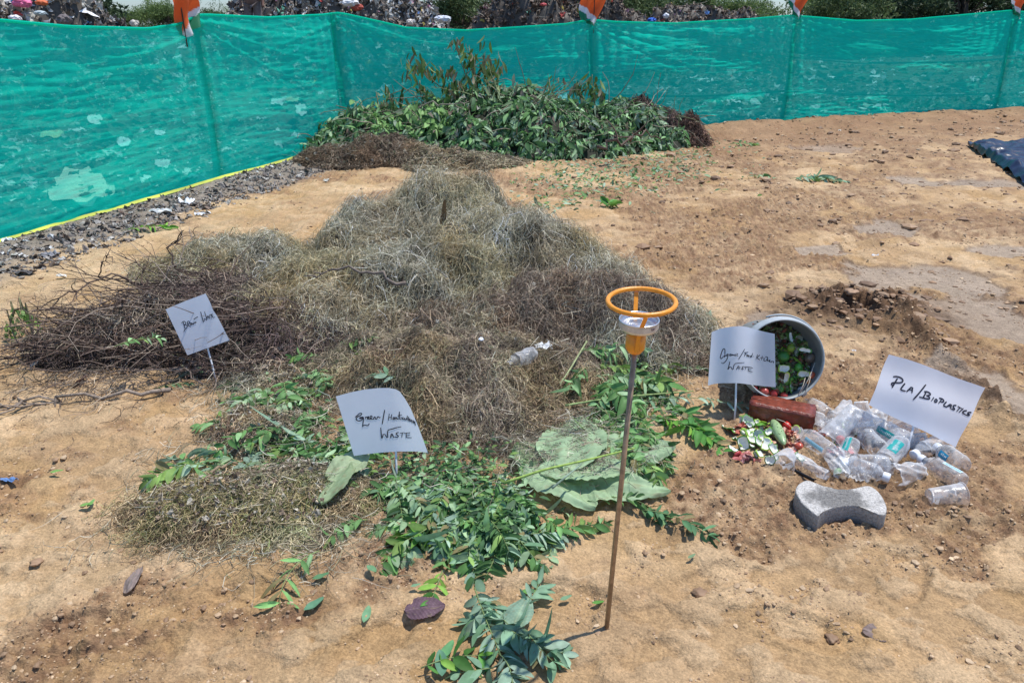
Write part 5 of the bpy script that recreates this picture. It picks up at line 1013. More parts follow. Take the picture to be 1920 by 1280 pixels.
sheet_sign('', [(630.2,742.2),(660,734.5),(684,729.8),(710,727.2),(730,727),(742,729.5),(749,733.7)], [(664,854),(684.4,851),(719.5,847.6),(745,846),(768.7,847.5),(785,850.5),(800.4,856)], ([], [(749,733.7),(759,748),(768.7,766),(782.8,802.6),(800.4,856)]), (744,905), GREEN, (660,760), 13.714, 2.3, (.05,-.94,.32), lambda a, b: -1.2*np.maximum(0, a+.01)**2*4+.25*np.minimum(0, a+.03)**2, 'white sheet lettered green horticulture waste with its right side curled back', sticktop=(742,846))
ORG = [[(240,330),(243,160),(210,143),(165,205),(125,340),(100,450),(130,485),(170,440),(215,385)],[(222,430),(240,335),(262,395),(292,375)],[(340,315),(300,330),(285,370),(320,385),(342,318),(322,430),(285,530),(205,625),(150,630),(145,602)],[(420,315),(380,330),(382,385),(412,375),(425,320),(432,375)],[(450,320),(460,380),(480,325),(500,375),(520,330),(533,378)],[(552,318),(558,372),(575,370)],[(585,295),(592,300)],[(640,305),(602,335),(605,370),(645,378)],
 [(880,165),(780,320),(665,485)],[(865,272),(930,276),(1015,265)],[(930,276),(900,330),(875,390)],[(890,338),(955,330)],[(990,340),(960,365),(975,402),(1002,380),(990,340)],[(1042,360),(1015,385),(1035,417),(1062,392),(1042,360)],[(1140,385),(1092,395),(1090,432),(1128,425),(1152,390),(1185,300)],[(1152,390),(1162,425)],[(1205,408),(1222,413)],
 [(1345,350),(1295,490)],[(1410,365),(1330,445),(1355,480),(1380,505)],[(1392,490),(1412,525)],[(1490,400),(1465,520)],[(1432,452),(1530,447)],[(1560,465),(1530,500),(1545,552),(1590,545)],[(1585,420),(1655,425),(1612,540)],[(1612,530),(1645,495),(1650,560)],[(1680,562),(1722,522),(1690,520),(1682,562),(1715,582)],[(1740,592),(1752,552),(1780,560),(1792,555),(1820,570),(1805,605)],
 [(385,570),(360,700),(312,865),(400,700),(485,870),(515,630),(690,610),(870,600)],[(590,820),(680,670),(687,820)],[(615,765),(740,752)],[(850,728),(785,742),(810,790),(850,825),(745,810)],[(870,738),(1040,750),(1180,785)],[(935,745),(905,835)],[(1030,790),(1015,880),(1170,910)],[(1030,825),(1125,832)]]
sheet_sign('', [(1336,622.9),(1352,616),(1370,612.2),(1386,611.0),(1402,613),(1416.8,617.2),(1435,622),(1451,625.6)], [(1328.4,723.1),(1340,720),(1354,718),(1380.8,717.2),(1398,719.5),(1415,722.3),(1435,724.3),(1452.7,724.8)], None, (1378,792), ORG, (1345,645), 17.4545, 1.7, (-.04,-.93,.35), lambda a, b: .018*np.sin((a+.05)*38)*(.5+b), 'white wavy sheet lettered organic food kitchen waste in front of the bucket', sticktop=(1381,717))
PLA = [[(135,115),(200,110),(275,135),(315,185),(290,230),(220,240),(130,232),(85,250),(90,280),(115,290)],[(205,155),(150,240),(95,330)],[(340,255),(285,320),(248,380),(340,402)],[(370,410),(490,298),(465,437)],[(412,378),(480,385)],[(755,280),(620,430),(485,575)],[(720,415),(780,415),(845,450),(840,485),(760,492)],[(750,425),(715,490),(680,530)],[(760,492),(825,530),(812,567),(720,550),(610,520)],
 [(910,535),(860,595)],[(965,562),(925,590),(930,625),(965,622),(990,590),(965,562)],[(1040,545),(1110,560),(1140,605),(1100,625),(1055,612)],[(1082,572),(1015,645)],[(1185,620),(1108,690),(1172,718)],[(1180,722),(1295,650),(1268,747)],[(1222,698),(1285,715)],[(1385,690),(1330,690),(1320,725),(1355,760),(1340,780),(1285,760)],[(1425,712),(1490,750)],[(1460,735),(1395,805)],[(1520,755),(1440,825)],[(1582,795),(1530,800),(1500,840),(1550,867)],[(1665,830),(1610,830),(1600,860),(1635,872),(1620,897),(1560,877)]]
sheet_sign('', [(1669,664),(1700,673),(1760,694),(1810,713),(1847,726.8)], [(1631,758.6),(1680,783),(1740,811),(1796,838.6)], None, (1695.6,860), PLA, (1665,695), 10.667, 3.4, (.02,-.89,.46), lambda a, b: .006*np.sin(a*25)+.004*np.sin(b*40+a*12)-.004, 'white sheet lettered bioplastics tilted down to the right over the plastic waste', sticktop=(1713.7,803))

# ---------------------------------------------------------------- holder stand with a tin
def stand():
    b = G(1137, 1183); b[2] = float(gh(b[0], b[1])); rc = AY(1203, 565, b[1]+.05); rr = 63/F*(rc[1]*FW[1]+(HC-rc[2])*math.sin(PITCH))
    ax = nrm(rc-b); root = empty('holder_stand', b, 'thin metal rod stuck in the soil with an orange ring holder on top', 'stand')
    cupb = AY(1190, 658, b[1]+.045)-b; cuph = .052; rc = rc-b; ax = nrm(cupb)
    m = MB(); tube(m, np.array([-ax*.04, cupb*.5, cupb+ax*.01]), .0062, 12); m.build('rod', M_rod, root)
    m = MB(); lathe(m, [(0, 0), (.013, 0), (.0205, .010), (.0215, .014), (.0215, cuph), (.019, cuph), (.018, .02), (0, .02)], 28, M=axisM(cupb-ax*.004, ax)); m.build('cup', M_orange, root)
    tn = nrm(np.array([-.02, -.06, 1.])); M = axisM(rc, tn); t = np.arange(64)/64*2*np.pi; pts = np.stack([rr*np.cos(t), rr*np.sin(t), 0*t], 1); v = []
    for k in range(10):
        ph = k/10*2*np.pi; v.append(np.stack([(rr+.0052*math.cos(ph))*np.cos(t), (rr+.0052*math.cos(ph))*np.sin(t), .0052*math.sin(ph)+0*t], 1))
    v = np.stack(v, 1).reshape(-1, 3); R3 = np.array(M.to_3x3()); v = v@R3.T+rc; f = []
    i = np.arange(64)[:, None]; j = np.arange(10)[None]; f = np.stack([i*10+j, ((i+1) % 64)*10+j, ((i+1) % 64)*10+(j+1) % 10, i*10+(j+1) % 10], -1).reshape(-1, 4)
    m = MB(); m.add(v, f); m.build('ring', M_orange, root)
    for s in (-1, 1):     # flat bars from the ring to the cup
        yv = np.array([0, 1., 0]); a = rc+yv*s*rr+np.array([0, 0, -.003]); c = cupb+ax*cuph*.0+yv*s*.0225; mid = a*.4+(cupb+ax*cuph+yv*s*.030)*.6
        q = [a, mid, cupb+ax*cuph*.95+yv*s*.027, c+ax*.006]; k = np.linspace(0, 3, 16); q = np.stack([np.interp(k, range(4), np.array(q)[:, i]) for i in range(3)], 1); w = np.array([.0045, 0, 0]); th = np.array([0, .0014, 0])
        m = MB(); V = np.stack([q-w-th, q+w-th, q+w+th, q-w+th], 1).reshape(-1, 3); m.add(V, [grid_faces(16, 4, True), np.array([[0, 1, 2, 3]])], smooth=False); m.build('bar', M_orange, root)
    # shallow tin resting in the holder
    tc = AY(1197, 618, b[1]+.048); R_ = 37/F*(tc[1]*FW[1]+(HC-tc[2])*math.sin(PITCH)); t2 = empty('tin_dish', tc, 'shallow silver tin with a printed rim sitting inside the orange ring holder', 'tin')
    m = MB(); lathe(m, [(0, .002), (R_*.88, .002), (R_*.95, .004), (R_, .008), (R_, .022), (R_*1.02, .0232), (R_*1.02, .0255), (R_*.965, .0255), (R_*.955, .023), (R_*.95, .012), (R_*.6, .011), (R_*.57, .013), (0, .013)], 40, M=axisM((0, 0, 0), (0, -.04, 1))); m.build('dish', M_tin, t2)
    m = MB(); lathe(m, [(R_*1.006, .009), (R_*1.006, .0215)], 40, M=axisM((0, 0, 0), (0, -.04, 1))); m.build('printed_band', M_tinw, t2)
    m = MB()
    for k, (a0, st) in enumerate([(-62, [(0, 1), (.35, 0), (.7, 1), (1, 0)]), (-55, [(0, 0), (0, 1)]), (-52, [(0, 0), (0, 1), (.7, .5), (0, .4)]), (-46, [(0, 1), (1, 1), (.5, 1), (.5, 0)])]):
        L_ = []; 
        for x_, z_ in st: an = R(a0+x_*4); L_.append([R_*1.012*math.cos(an), R_*1.012*math.sin(an), .012+z_*.006])
        tube(m, np.array(L_), .0008, 4)
    m.build('print', mat('tin_lettering', (.16, .08, .12), .5), t2)
stand()

# ---------------------------------------------------------------- bucket, brick, paver
Yb = 2.62; mc = AY(1468, 674, Yb); br = 79/F*(mc[1]*FW[1]+(HC-mc[2])*math.sin(PITCH)); bax = nrm(np.array([-.03, -math.cos(R(17)), math.sin(R(17))]))
bk = empty('bucket', mc, 'grey plastic bucket lying on its side with its mouth facing the viewer, full of peelings', 'bucket')
Mb = axisM((0, 0, 0), -bax)
m = MB(); lathe(m, [(br*.97, 0), (br*.955, .02), (br*.94, .04), (br*.93, .07), (br*.80, .30), (br*.76, .31), (0, .31)], 64, M=Mb); lathe(m, [(br*.94, .001), (br*.91, .04), (br*.77, .295), (0, .295)], 64, M=Mb); m.build('body', M_bucket, bk)
m = MB(); lathe(m, [(br*.935, .012), (br*.93, -.004), (br*.945, -.009), (br*.965, -.008), (br*.972, .004), (br*.975, .016), (br*1.0, .020), (br*1.015, .026), (br*1.015, .036), (br*.99, .040), (br*.97, .041)], 72, M=Mb); m.build('rim', M_rim, bk)
m = MB(); sx, sy, sz = [np.array(Mb.to_3x3())[:, i] for i in range(3)]
t = np.linspace(-.15, math.pi*.78, 40); tt = t-.35; e1 = np.array([1., 0, 0]); e1 = nrm(e1-bax*np.dot(e1, bax)); e2 = np.cross(e1, bax); e2 = e2 if e2[2] > 0 else -e2
q = np.array([(math.cos(a)*e1+math.sin(a)*e2)*br*1.045-bax*(.05+.0*a) for a in np.linspace(-.9, 1.9, 40)]); tube(m, q, .0035, 6); m.build('handle', M_rim, bk)
m = MB()
for a in (-.95,): c = (math.cos(a)*e1+math.sin(a)*e2)*br*1.0-bax*.05; lathe(m, [(0, -.02), (.012, -.018), (.012, .018), (0, .02)], 12, M=axisM(c, (math.cos(a)*e1+math.sin(a)*e2))); 
m.build('handle_lug', M_rim, bk)

def box_mesh(mb, L, Wd, H, bev=.004, col=None, jit=0, seg=14, seed=0):
    import bmesh
    b = bmesh.new(); bmesh.ops.create_cube(b, size=1); bmesh.ops.scale(b, vec=(L, Wd, H), verts=b.verts); bmesh.ops.bevel(b, geom=list(b.edges), offset=bev, segments=2, affect='EDGES')
    bmesh.ops.subdivide_edges(b, edges=[e for e in b.edges if e.calc_length() > .03], cuts=10, use_grid_fill=True); bmesh.ops.triangulate(b, faces=b.faces)
    v = np.array([q.co[:] for q in b.verts]); f = np.array([[q.index for q in w.verts] for w in b.faces]); b.free()
    if jit: v = v+jit*np.stack([fbm(v[:, 1]*1+seed, v[:, 2], 40, 3, 1), fbm(v[:, 0], v[:, 2], 40, 3, 2), fbm(v[:, 0]+seed, v[:, 1], 40, 3, 3)], 1)
    mb.add(v, f, col)
p = G(1472, 792, .0); m = MB(); box_mesh(m, .235, .11, .082, .005, jit=.0025); o = m.build('brick', M_brick); pb = (G(1412, 790)+G(1530, 812))/2; o.location = (pb[0], pb[1]+.045, .036); o.rotation_euler = (R(-3), R(2), math.atan2(*(G(1530, 812)-G(1412, 790))[[1, 0]])); tag(o, 'wet dark red brick propping the bucket above the peelings', 'brick')

def paver():
    top = [(1512,893),(1528,897),(1545,903),(1575,909),(1605,908),(1632,903),(1650,915),(1662,934),(1665,950),(1658,957),(1640,953),(1610,941),(1580,941),(1560,945),(1543,952),(1534,958),(1515,944),(1500,928),(1493,912),(1497,901)]
    H = .062; pts = np.array([G(a, b, H+.004)[:2] for a, b in top]); c = pts.mean(0); pts -= c; q = []
    n = len(pts)
    for i in range(n):
        p0, p1, p2, p3 = pts[i-1], pts[i], pts[(i+1) % n], pts[(i+2) % n]
        for t in (0, .25, .5, .75): q.append(.5*((2*p1)+(-p0+p2)*t+(2*p0-5*p1+4*p2-p3)*t*t+(-p0+3*p1-3*p2+p3)*t**3))
    q = np.array(q); n = len(q)
    rings = [(1.0, -.02), (1.0, .002), (1.0, H-.008), (.995, H-.003), (.975, H)]
    for s in np.linspace(.95, .02, 16): rings.append((s, H))
    V = [];
    for s, z in rings: V.append(np.concatenate([q*s, np.full((n, 1), z)], 1))
    V = np.concatenate(V); inn = V[:, 2] >= H-1e-6; V[inn, 2] += .0025*fbm(V[inn, 0], V[inn, 1], 90, 2, 3)-.001
    V[~inn, :2] *= (1+.006*fbm(V[~inn, 0]*1+V[~inn, 2], V[~inn, 1]+V[~inn, 2], 60, 3, 4))[:, None]
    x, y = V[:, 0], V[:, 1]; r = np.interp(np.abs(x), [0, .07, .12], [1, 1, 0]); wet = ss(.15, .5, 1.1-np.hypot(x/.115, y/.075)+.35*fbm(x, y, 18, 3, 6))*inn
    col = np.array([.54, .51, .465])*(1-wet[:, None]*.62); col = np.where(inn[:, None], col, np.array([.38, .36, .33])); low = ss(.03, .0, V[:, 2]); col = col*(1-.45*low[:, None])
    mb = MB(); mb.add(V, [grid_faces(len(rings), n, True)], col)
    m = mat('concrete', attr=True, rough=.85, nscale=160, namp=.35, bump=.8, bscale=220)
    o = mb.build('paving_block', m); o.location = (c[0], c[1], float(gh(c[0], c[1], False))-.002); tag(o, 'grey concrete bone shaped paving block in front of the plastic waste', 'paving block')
paver()

# ---------------------------------------------------------------- peelings
def peel_mesh(mb, r, arc, el, th=.0035, n=10, m=14, outer=(.12, .30, .04), seed=0):
    """a curved piece of rind: green outside, white inside"""
    u = np.linspace(-arc, arc, m); v = np.linspace(-1.25, 1.25, n); uu, vv = np.meshgrid(u, v)
    wid = np.sqrt(np.clip(1-(vv/1.27)**2, .004, 1))*(1+.5*pn(np.sign(uu)*3+seed*1.7, vv*1.6, 3)+.2*pn(uu*2+seed, vv*5, 4))
    def P(rad): return np.stack([rad*np.sin(uu*wid)*1.0, rad*el*np.sin(vv), rad*(1-np.cos(uu*wid)*np.cos(vv*.9))], -1)
    A = P(r); B = P(r-th)+np.array([0, 0, th]); g = grid_faces(n, m); mb.add(A, g[:, ::-1], np.array(outer), 0); mb.add(B, g, (1, 1, 1), 1)
    e = np.concatenate([np.arange(m), np.arange(1, n)*m+m-1, (n-1)*m+np.arange(m-2, -1, -1), np.arange(n-2, 0, -1)*m]); k = len(e)
    V = np.concatenate([A.reshape(-1, 3)[e], B.reshape(-1, 3)[e]]); i = np.arange(k); mb.add(V, np.stack([i, (i+1) % k, (i+1) % k+k, i+k], -1), np.array(outer)*1.3, 0)
GP_ = [(.10, .26, .03), (.22, .38, .04), (.045, .13, .02), (.30, .42, .05), (.07, .2, .03)]
def rotM(i, flip=None):
    q = Quaternion((rng.normal(), rng.normal(), rng.normal(), rng.normal())).normalized(); 
    return q
def peel(p, r, lab, grp, k, up=None, arc=None, col=None, name='rind_peel', base=None, el=None):
    mb = MB(); peel_mesh(mb, r*.85, (arc or rng.uniform(.8, 1.5)), el or rng.uniform(.8, 1.5), outer=col if col is not None else GP_[k % 5], seed=k); o = mb.build(name, [M_rind, M_flesh]); o.location = p
    if up is not None: # inside of the rind faces 'up'
        q = Vector(up).normalized().to_track_quat('Z', 'Y'); o.rotation_mode = 'QUATERNION'; o.rotation_quaternion = q @ Quaternion((0, 0, 1), rng.uniform(0, 6.28))
    else: o.rotation_mode = 'QUATERNION'; o.rotation_quaternion = rotM(k)
    return tag(o, lab, 'peel', grp)
def fruit(p, r, c, lab, name, cat, k=0, sq=1.0, grp=None):
    import bmesh
    b = bmesh.new(); bmesh.ops.create_icosphere(b, subdivisions=3, radius=1); v = np.array([q.co[:] for q in b.verts]); f = np.array([[q.index for q in w.verts] for w in b.faces]); b.free()
    v = v*(1+.12*pn(v[:, :1]*1.4+k*3, v[:, 1:2]*1.4+v[:, 2:], 2)); v[:, 2] *= sq; m = MB(); m.add(v*r, f, c); o = m.build(name, M_fruit); o.location = p; o.rotation_euler = (k, k*2, k*.7); return tag(o, lab, cat, grp)
# spilled peelings: px, py, radius px, facing (up vector), colour
def pz(px, py, z): p = G(px, py, z); return p
SP = [(1366, 800, 13, (.1, .3, .9), 2, 'half of a dark green rind, leftmost of the spilled peelings'), (1390, 790, 12, (-.6, -.2, .3), 1, 'green rind standing beside the sign stick'), (1403, 795, 15, (.2, -.8, .5), 4, 'large white inner rind right of the sign stick'), (1424, 805, 14, (0, -.5, -.7), 0, 'lime coloured rind lying face down in the peelings'),
  (1432, 797, 13, (.2, .5, .8), 3, 'yellow green rind cup against the brick'), (1395, 818, 12, (-.5, 0, -.4), 1, 'lime rind showing its green outside at the left of the peelings'), (1422, 822, 15, (.1, -.7, .5), 0, 'broad white rind in the middle of the peelings'), (1393, 836, 13, (-.3, -.8, .4), 2, 'tall white rind at the left of the peelings'), (1412, 830, 11, (.3, -.4, .8), 1, 'white rind left of the middle of the peelings'),
  (1378, 822, 9, (.1, .3, .9), 4, 'small green rind slice near the left of the peelings'), (1436, 838, 13, (-.3, -.5, .8), 3, 'cream rind below the spotted green pod'), (1424, 855, 12, (.5, -.2, .7), 1, 'lime rind ring near the front of the peelings'), (1449, 846, 12, (.3, -.6, .6), 0, 'pale rind slice in front of the spotted pod'), (1443, 868, 13, (-.2, -.9, .4), 2, 'white rind at the very front of the peelings'),
  (1452, 858, 10, (.1, -.3, .9), 4, 'cream rind left of the clear round cup'), (1492, 806, 11, (-.5, -.7, .5), 3, 'white peeled chunk at the cap end of the labelled bottle'), (1499, 856, 9, (.2, -.5, .8), 2, 'thin white rind curl under the labelled bottle'), (1590, 800, 13, (.2, -.3, .8), 1, 'pale yellow rind among the plastic cups'), (1606, 812, 7, (0, .3, -.8), 2, 'small green rind between the plastic bottles'), (1378, 808, 8, (.4, 0, .8), 0, 'green sliver below the leftmost rind'),
  (1410, 812, 8, (-.2, .2, .9), 3, 'small lime rind in the left of the peelings'), (1440, 815, 8, (.1, -.8, .6), 0, 'small rind touching the spotted pod'), (1572, 826, 9, (-.2, -.8, .5), 4, 'white rind piece behind the short labelled bottle')]
for i, (px, py, rp, up, c, lab) in enumerate(SP):
    g = G(px, py, .02); zd = g[1]*FW[1]+HC*math.sin(PITCH); r = rp/F*zd; p = g+np.array([0, 0, 0]); p[2] = float(gh(p[0], p[1], False))+.018+(.012 if 1390 < px < 1450 else 0); u = nrm(np.array(up, float)); p = p-u*r*.5; p[2] = max(p[2], .004)
    peel(p, r, lab, None, i, u, col=GP_[c])
for i, (px, py, rp, c, lab, nm, cat, z) in enumerate([(1498, 838, 8, (.50, .09, .05), 'red tomato under the cap end of the labelled bottle', 'tomato', 'tomato', .02), (1487, 852, 7, (.50, .12, .09), 'small red tomato near the clear round cup', 'tomato', 'tomato', .015), (1475, 801, 10, (.55, .03, .02), 'red pepper piece by the brick', 'pepper_piece', 'vegetable', .015), (1576, 826, 9, (.55, .05, .03), 'red tomato piece behind the short labelled bottle', 'tomato', 'tomato', .02), (1400, 856, 10, (.55, .20, .17), 'flat red peel at the front left of the peelings', 'red_peel', 'peel', .006), (1382, 854, 9, (.5, .07, .07), 'dark red peel at the left front corner of the peelings', 'red_peel', 'peel', .006)]):
    g = G(px, py, z); r = rp/F*(g[1]*FW[1]+HC*math.sin(PITCH)); g[2] = z+.004; fruit(g, r, c, lab, nm, cat, i, .45 if 'peel' in nm else .85)
for k in range(16):
    px, py = rng.normal(1408, 20), rng.normal(826, 16); g = G(px, py, .02); g[2] = float(gh(g[0], g[1], False))+.012+.012*rng.random()
    peel(g, rng.uniform(.012, .022), 'small white and green rind shred filling the spilled peelings', 'small rind shreds in the spilled peelings', 300+k, nrm(np.array([rng.normal()*.6, -.5+rng.normal()*.4, .8])), arc=rng.uniform(.5, 1.1))
# crumpled onion skins
def skins(px, py, w, n, lab, c, z=.015, seed=0):
    mb = MB(); p = G(px, py, z); k = n; q = rng.normal(size=(k, 3))*[w, w*.8, .006]; q[:, 2] = np.abs(q[:, 2])+.006; bits(mb, q, rng.uniform(.018, .035, k), pick(c, k), .8, np.tile([0, 0, 1.], (k, 1))); o = mb.build('onion_skins', M_litter); p[2] = float(gh(p[0], p[1], False)); o.location = p; tag(o, lab, 'peel')
OS = [(.55, .22, .14), (.70, .42, .28), (.48, .13, .09), (.72, .50, .40)]
skins(1380, 806, .016, 12, 'reddish onion skins at the left of the peelings', [(.42, .12, .08), (.55, .22, .14)])
skins(1483, 815, .018, 22, 'orange pink onion skins in front of the brick', OS); skins(1492, 835, .018, 20, 'pale onion skins left of the labelled bottle', OS); skins(1440, 830, .012, 10, 'brown skins in the middle of the peelings', OS); skins(1540, 812, .014, 10, 'onion skins behind the labelled bottle', OS); skins(1575, 845, .014, 12, 'pinkish skins between the bottles', [(.6, .2, .18), (.7, .35, .3)]); skins(1405, 858, .016, 8, 'torn red skin in the front of the peelings', [(.50, .16, .14), (.66, .36, .32)])
# spotted green pod
def pod():
    a = G(1448, 792, .03); b = G(1470, 838, .02); L = np.linalg.norm(b-a); n = 40; m = MB(); prof = [(max(.0008, .022*math.sin(math.pi*t)**.45*(1-.15*t)), t*L) for t in np.linspace(0, 1, 40)]
    lathe(m, prof, 36, (.30, .42, .20), M=axisM((0, 0, 0), b-a)); o = m.build('spotted_pod', M_fruit)
    o.location = a+np.array([0, 0, .01]); tag(o, 'pale green pod with dark spots among the peelings', 'vegetable')
    rs = np.random.default_rng(3); mm = MB(); Mx = axisM((0, 0, 0), b-a); iv, f = ico()
    for i in range(34):
        t = rs.uniform(.12, .9); an = i*2.4; r = .022*math.sin(math.pi*t)**.45*(1-.15*t); c = np.array(Mx @ Vector((r*math.cos(an), r*math.sin(an), t*L))); mm.add(iv*.0021+c, f, (.05, .08, .03))
    mm.build('spot', M_fruit, o)
pod()
m = MB(); a = G(1455, 785, .05)+np.array([0, 0, 0]); tube(m, np.array([G(1456, 785, .05), G(1470, 790, .05), G(1488, 803, .03)]), .0012, 4, (.7, .62, .5)); tag(m.build('root_strand', M_straw), 'thin pale root strand lying against the brick', 'root')
# bucket contents, inside the mouth
inb = lambda a, b_, d: mc+(a*e1+b_*e2)*br-bax*d
K = 0
for i in range(120):
    a, b_ = rng.uniform(-.8, .82), rng.uniform(-.8, .55)
    if a*a+b_*b_ > .66: continue
    d = .035+.09*(b_+.8)/1.3+.02*rng.random(); low = b_ < -.45
    up = nrm(rng.normal(size=3)*.7+bax*.8+np.array([0, 0, .3])) if rng.random() < .7 else nrm(-bax+rng.normal(size=3)*.7)
    peel(inb(a, b_, d)-up*.008, rng.uniform(.010, .021), 'green and white rind piece inside the bucket', 'peelings inside the bucket', i, up, arc=rng.uniform(.35, 1.5), el=rng.uniform(.7, 2.4))
core_c = inb(0, -.1, .16); m = MB(); ux = np.linspace(-.92, .92, 30); X, Yy = np.meshgrid(ux, ux); k = (X**2+Yy**2) < .86
V = mc+(X[..., None]*e1+Yy[..., None]*e2)*br*.95-bax*(.055+.09*(Yy[..., None]+.8)/1.3+.03*fbm(X, Yy, 4, 3, 8)[..., None]); g = grid_faces(30, 30); m.add(V, g[k.ravel()[g].all(1)], (.10, .10, .04)); q = rng.uniform(-.85, .85, (900, 2)); q = q[(q**2).sum(1) < .7]
bits(m, mc+(q[:, :1]*e1+q[:, 1:]*e2)*br-bax*(.04+.09*(q[:, 1:]+.8)/1.3), rng.uniform(.012, .036, len(q)), pick([(.14, .28, .06), (.26, .19, .11), (.52, .55, .40), (.28, .10, .06), (.14, .12, .07), (.30, .40, .14)], len(q)), 1.0)
tag(m.build('kitchen_scraps', M_litter), 'mixed dark kitchen scraps filling the bucket under the rinds', 'food waste', kind='stuff')
for i, (px, py, rp, c, lab, nm, cat) in enumerate([(1433, 733, 9, (.48, .08, .06), 'red tomato at the bottom lip of the bucket', 'tomato', 'tomato'), (1415, 729, 6, (.55, .05, .04), 'smaller red tomato left of the other one in the bucket', 'tomato', 'tomato'), (1497, 689, 9, (.10, .36, .06), 'smooth green lime in the middle of the bucket', 'lime', 'lime'), (1469, 668, 11, (.06, .22, .04), 'dark green gourd piece beside the sheet in the bucket', 'gourd_piece', 'vegetable'), (1522, 703, 7, (.62, .12, .05), 'orange red tomato piece at the right of the bucket', 'tomato', 'tomato'), (1519, 671, 10, (.16, .13, .10), 'dark onion at the right inside the bucket', 'onion', 'onion'), (1470, 742, 8, (.5, .06, .04), 'red scrap at the bottom middle of the bucket', 'tomato', 'tomato'), (1450, 738, 8, (.42, .04, .03), 'dark red scrap left of the bottom middle of the bucket', 'tomato', 'tomato'), (1483, 652, 8, (.20, .32, .04), 'yellow green chilli piece high in the bucket', 'chilli', 'vegetable'), (1517, 716, 5, (.75, .22, .03), 'small orange carrot end in the bucket', 'carrot_piece', 'vegetable')]):
    p = PLN(px, py, mc-bax*(.035 if py > 700 else .07), bax); r = rp/F*(p[1]*FW[1]+(HC-p[2])*math.sin(PITCH)); fruit(p, r, c, lab, nm, cat, i, .85)
for i, (px, py, rp, up, c, lab) in enumerate([(1476, 706, 11, (0, -.9, .3), 3, 'white rind shell in the lower middle of the bucket'), (1466, 690, 11, (.1, -.7, .5), 1, 'yellow green rind curl beside the sheet in the bucket'), (1508, 700, 11, (-.4, -.7, .4), 3, 'cream rind under the lime in the bucket'), (1480, 635, 10, (.1, -.8, .3), 2, 'pale rind curl high in the bucket'), (1509, 655, 9, (-.2, -.8, .3), 4, 'stacked pale rind at the right high in the bucket'), (1480, 722, 9, (.1, -.9, .3), 0, 'pure white rind chunk low in the bucket')]):
    p = PLN(px, py, mc-bax*.045, bax); r = rp/F*(p[1]*FW[1]+(HC-p[2])*math.sin(PITCH)); peel(p, r, lab, None, i+70, nrm(np.array(up)+rng.normal(size=3)*.5), col=GP_[c], arc=rng.uniform(.45, .9), el=rng.uniform(1.3, 2.2))
for i, (a, b) in enumerate([((1528, 680), (1500, 738)), ((1524, 690), (1505, 745)), ((1512, 700), (1496, 742)), ((1420, 735), (1407, 756)), ((1422, 736), (1410, 800))]):
    m = MB(); p = PLN(*a, mc-bax*.02, bax); q = PLN(*b, mc+bax*.012, bax); tube(m, np.array([p, (p+q)/2+bax*.012, q]), .0022 if i > 2 else .0014, 5, (.70, .62, .50)); o = m.build('root_strand', M_straw); tag(o, ['pale root strand hanging over the right of the bucket lip', 'second pale root strand over the right of the bucket lip', 'third pale root strand in the right of the bucket', 'short white root hanging over the left of the bucket lip', 'long white root hanging down to the peelings'][i], 'root')

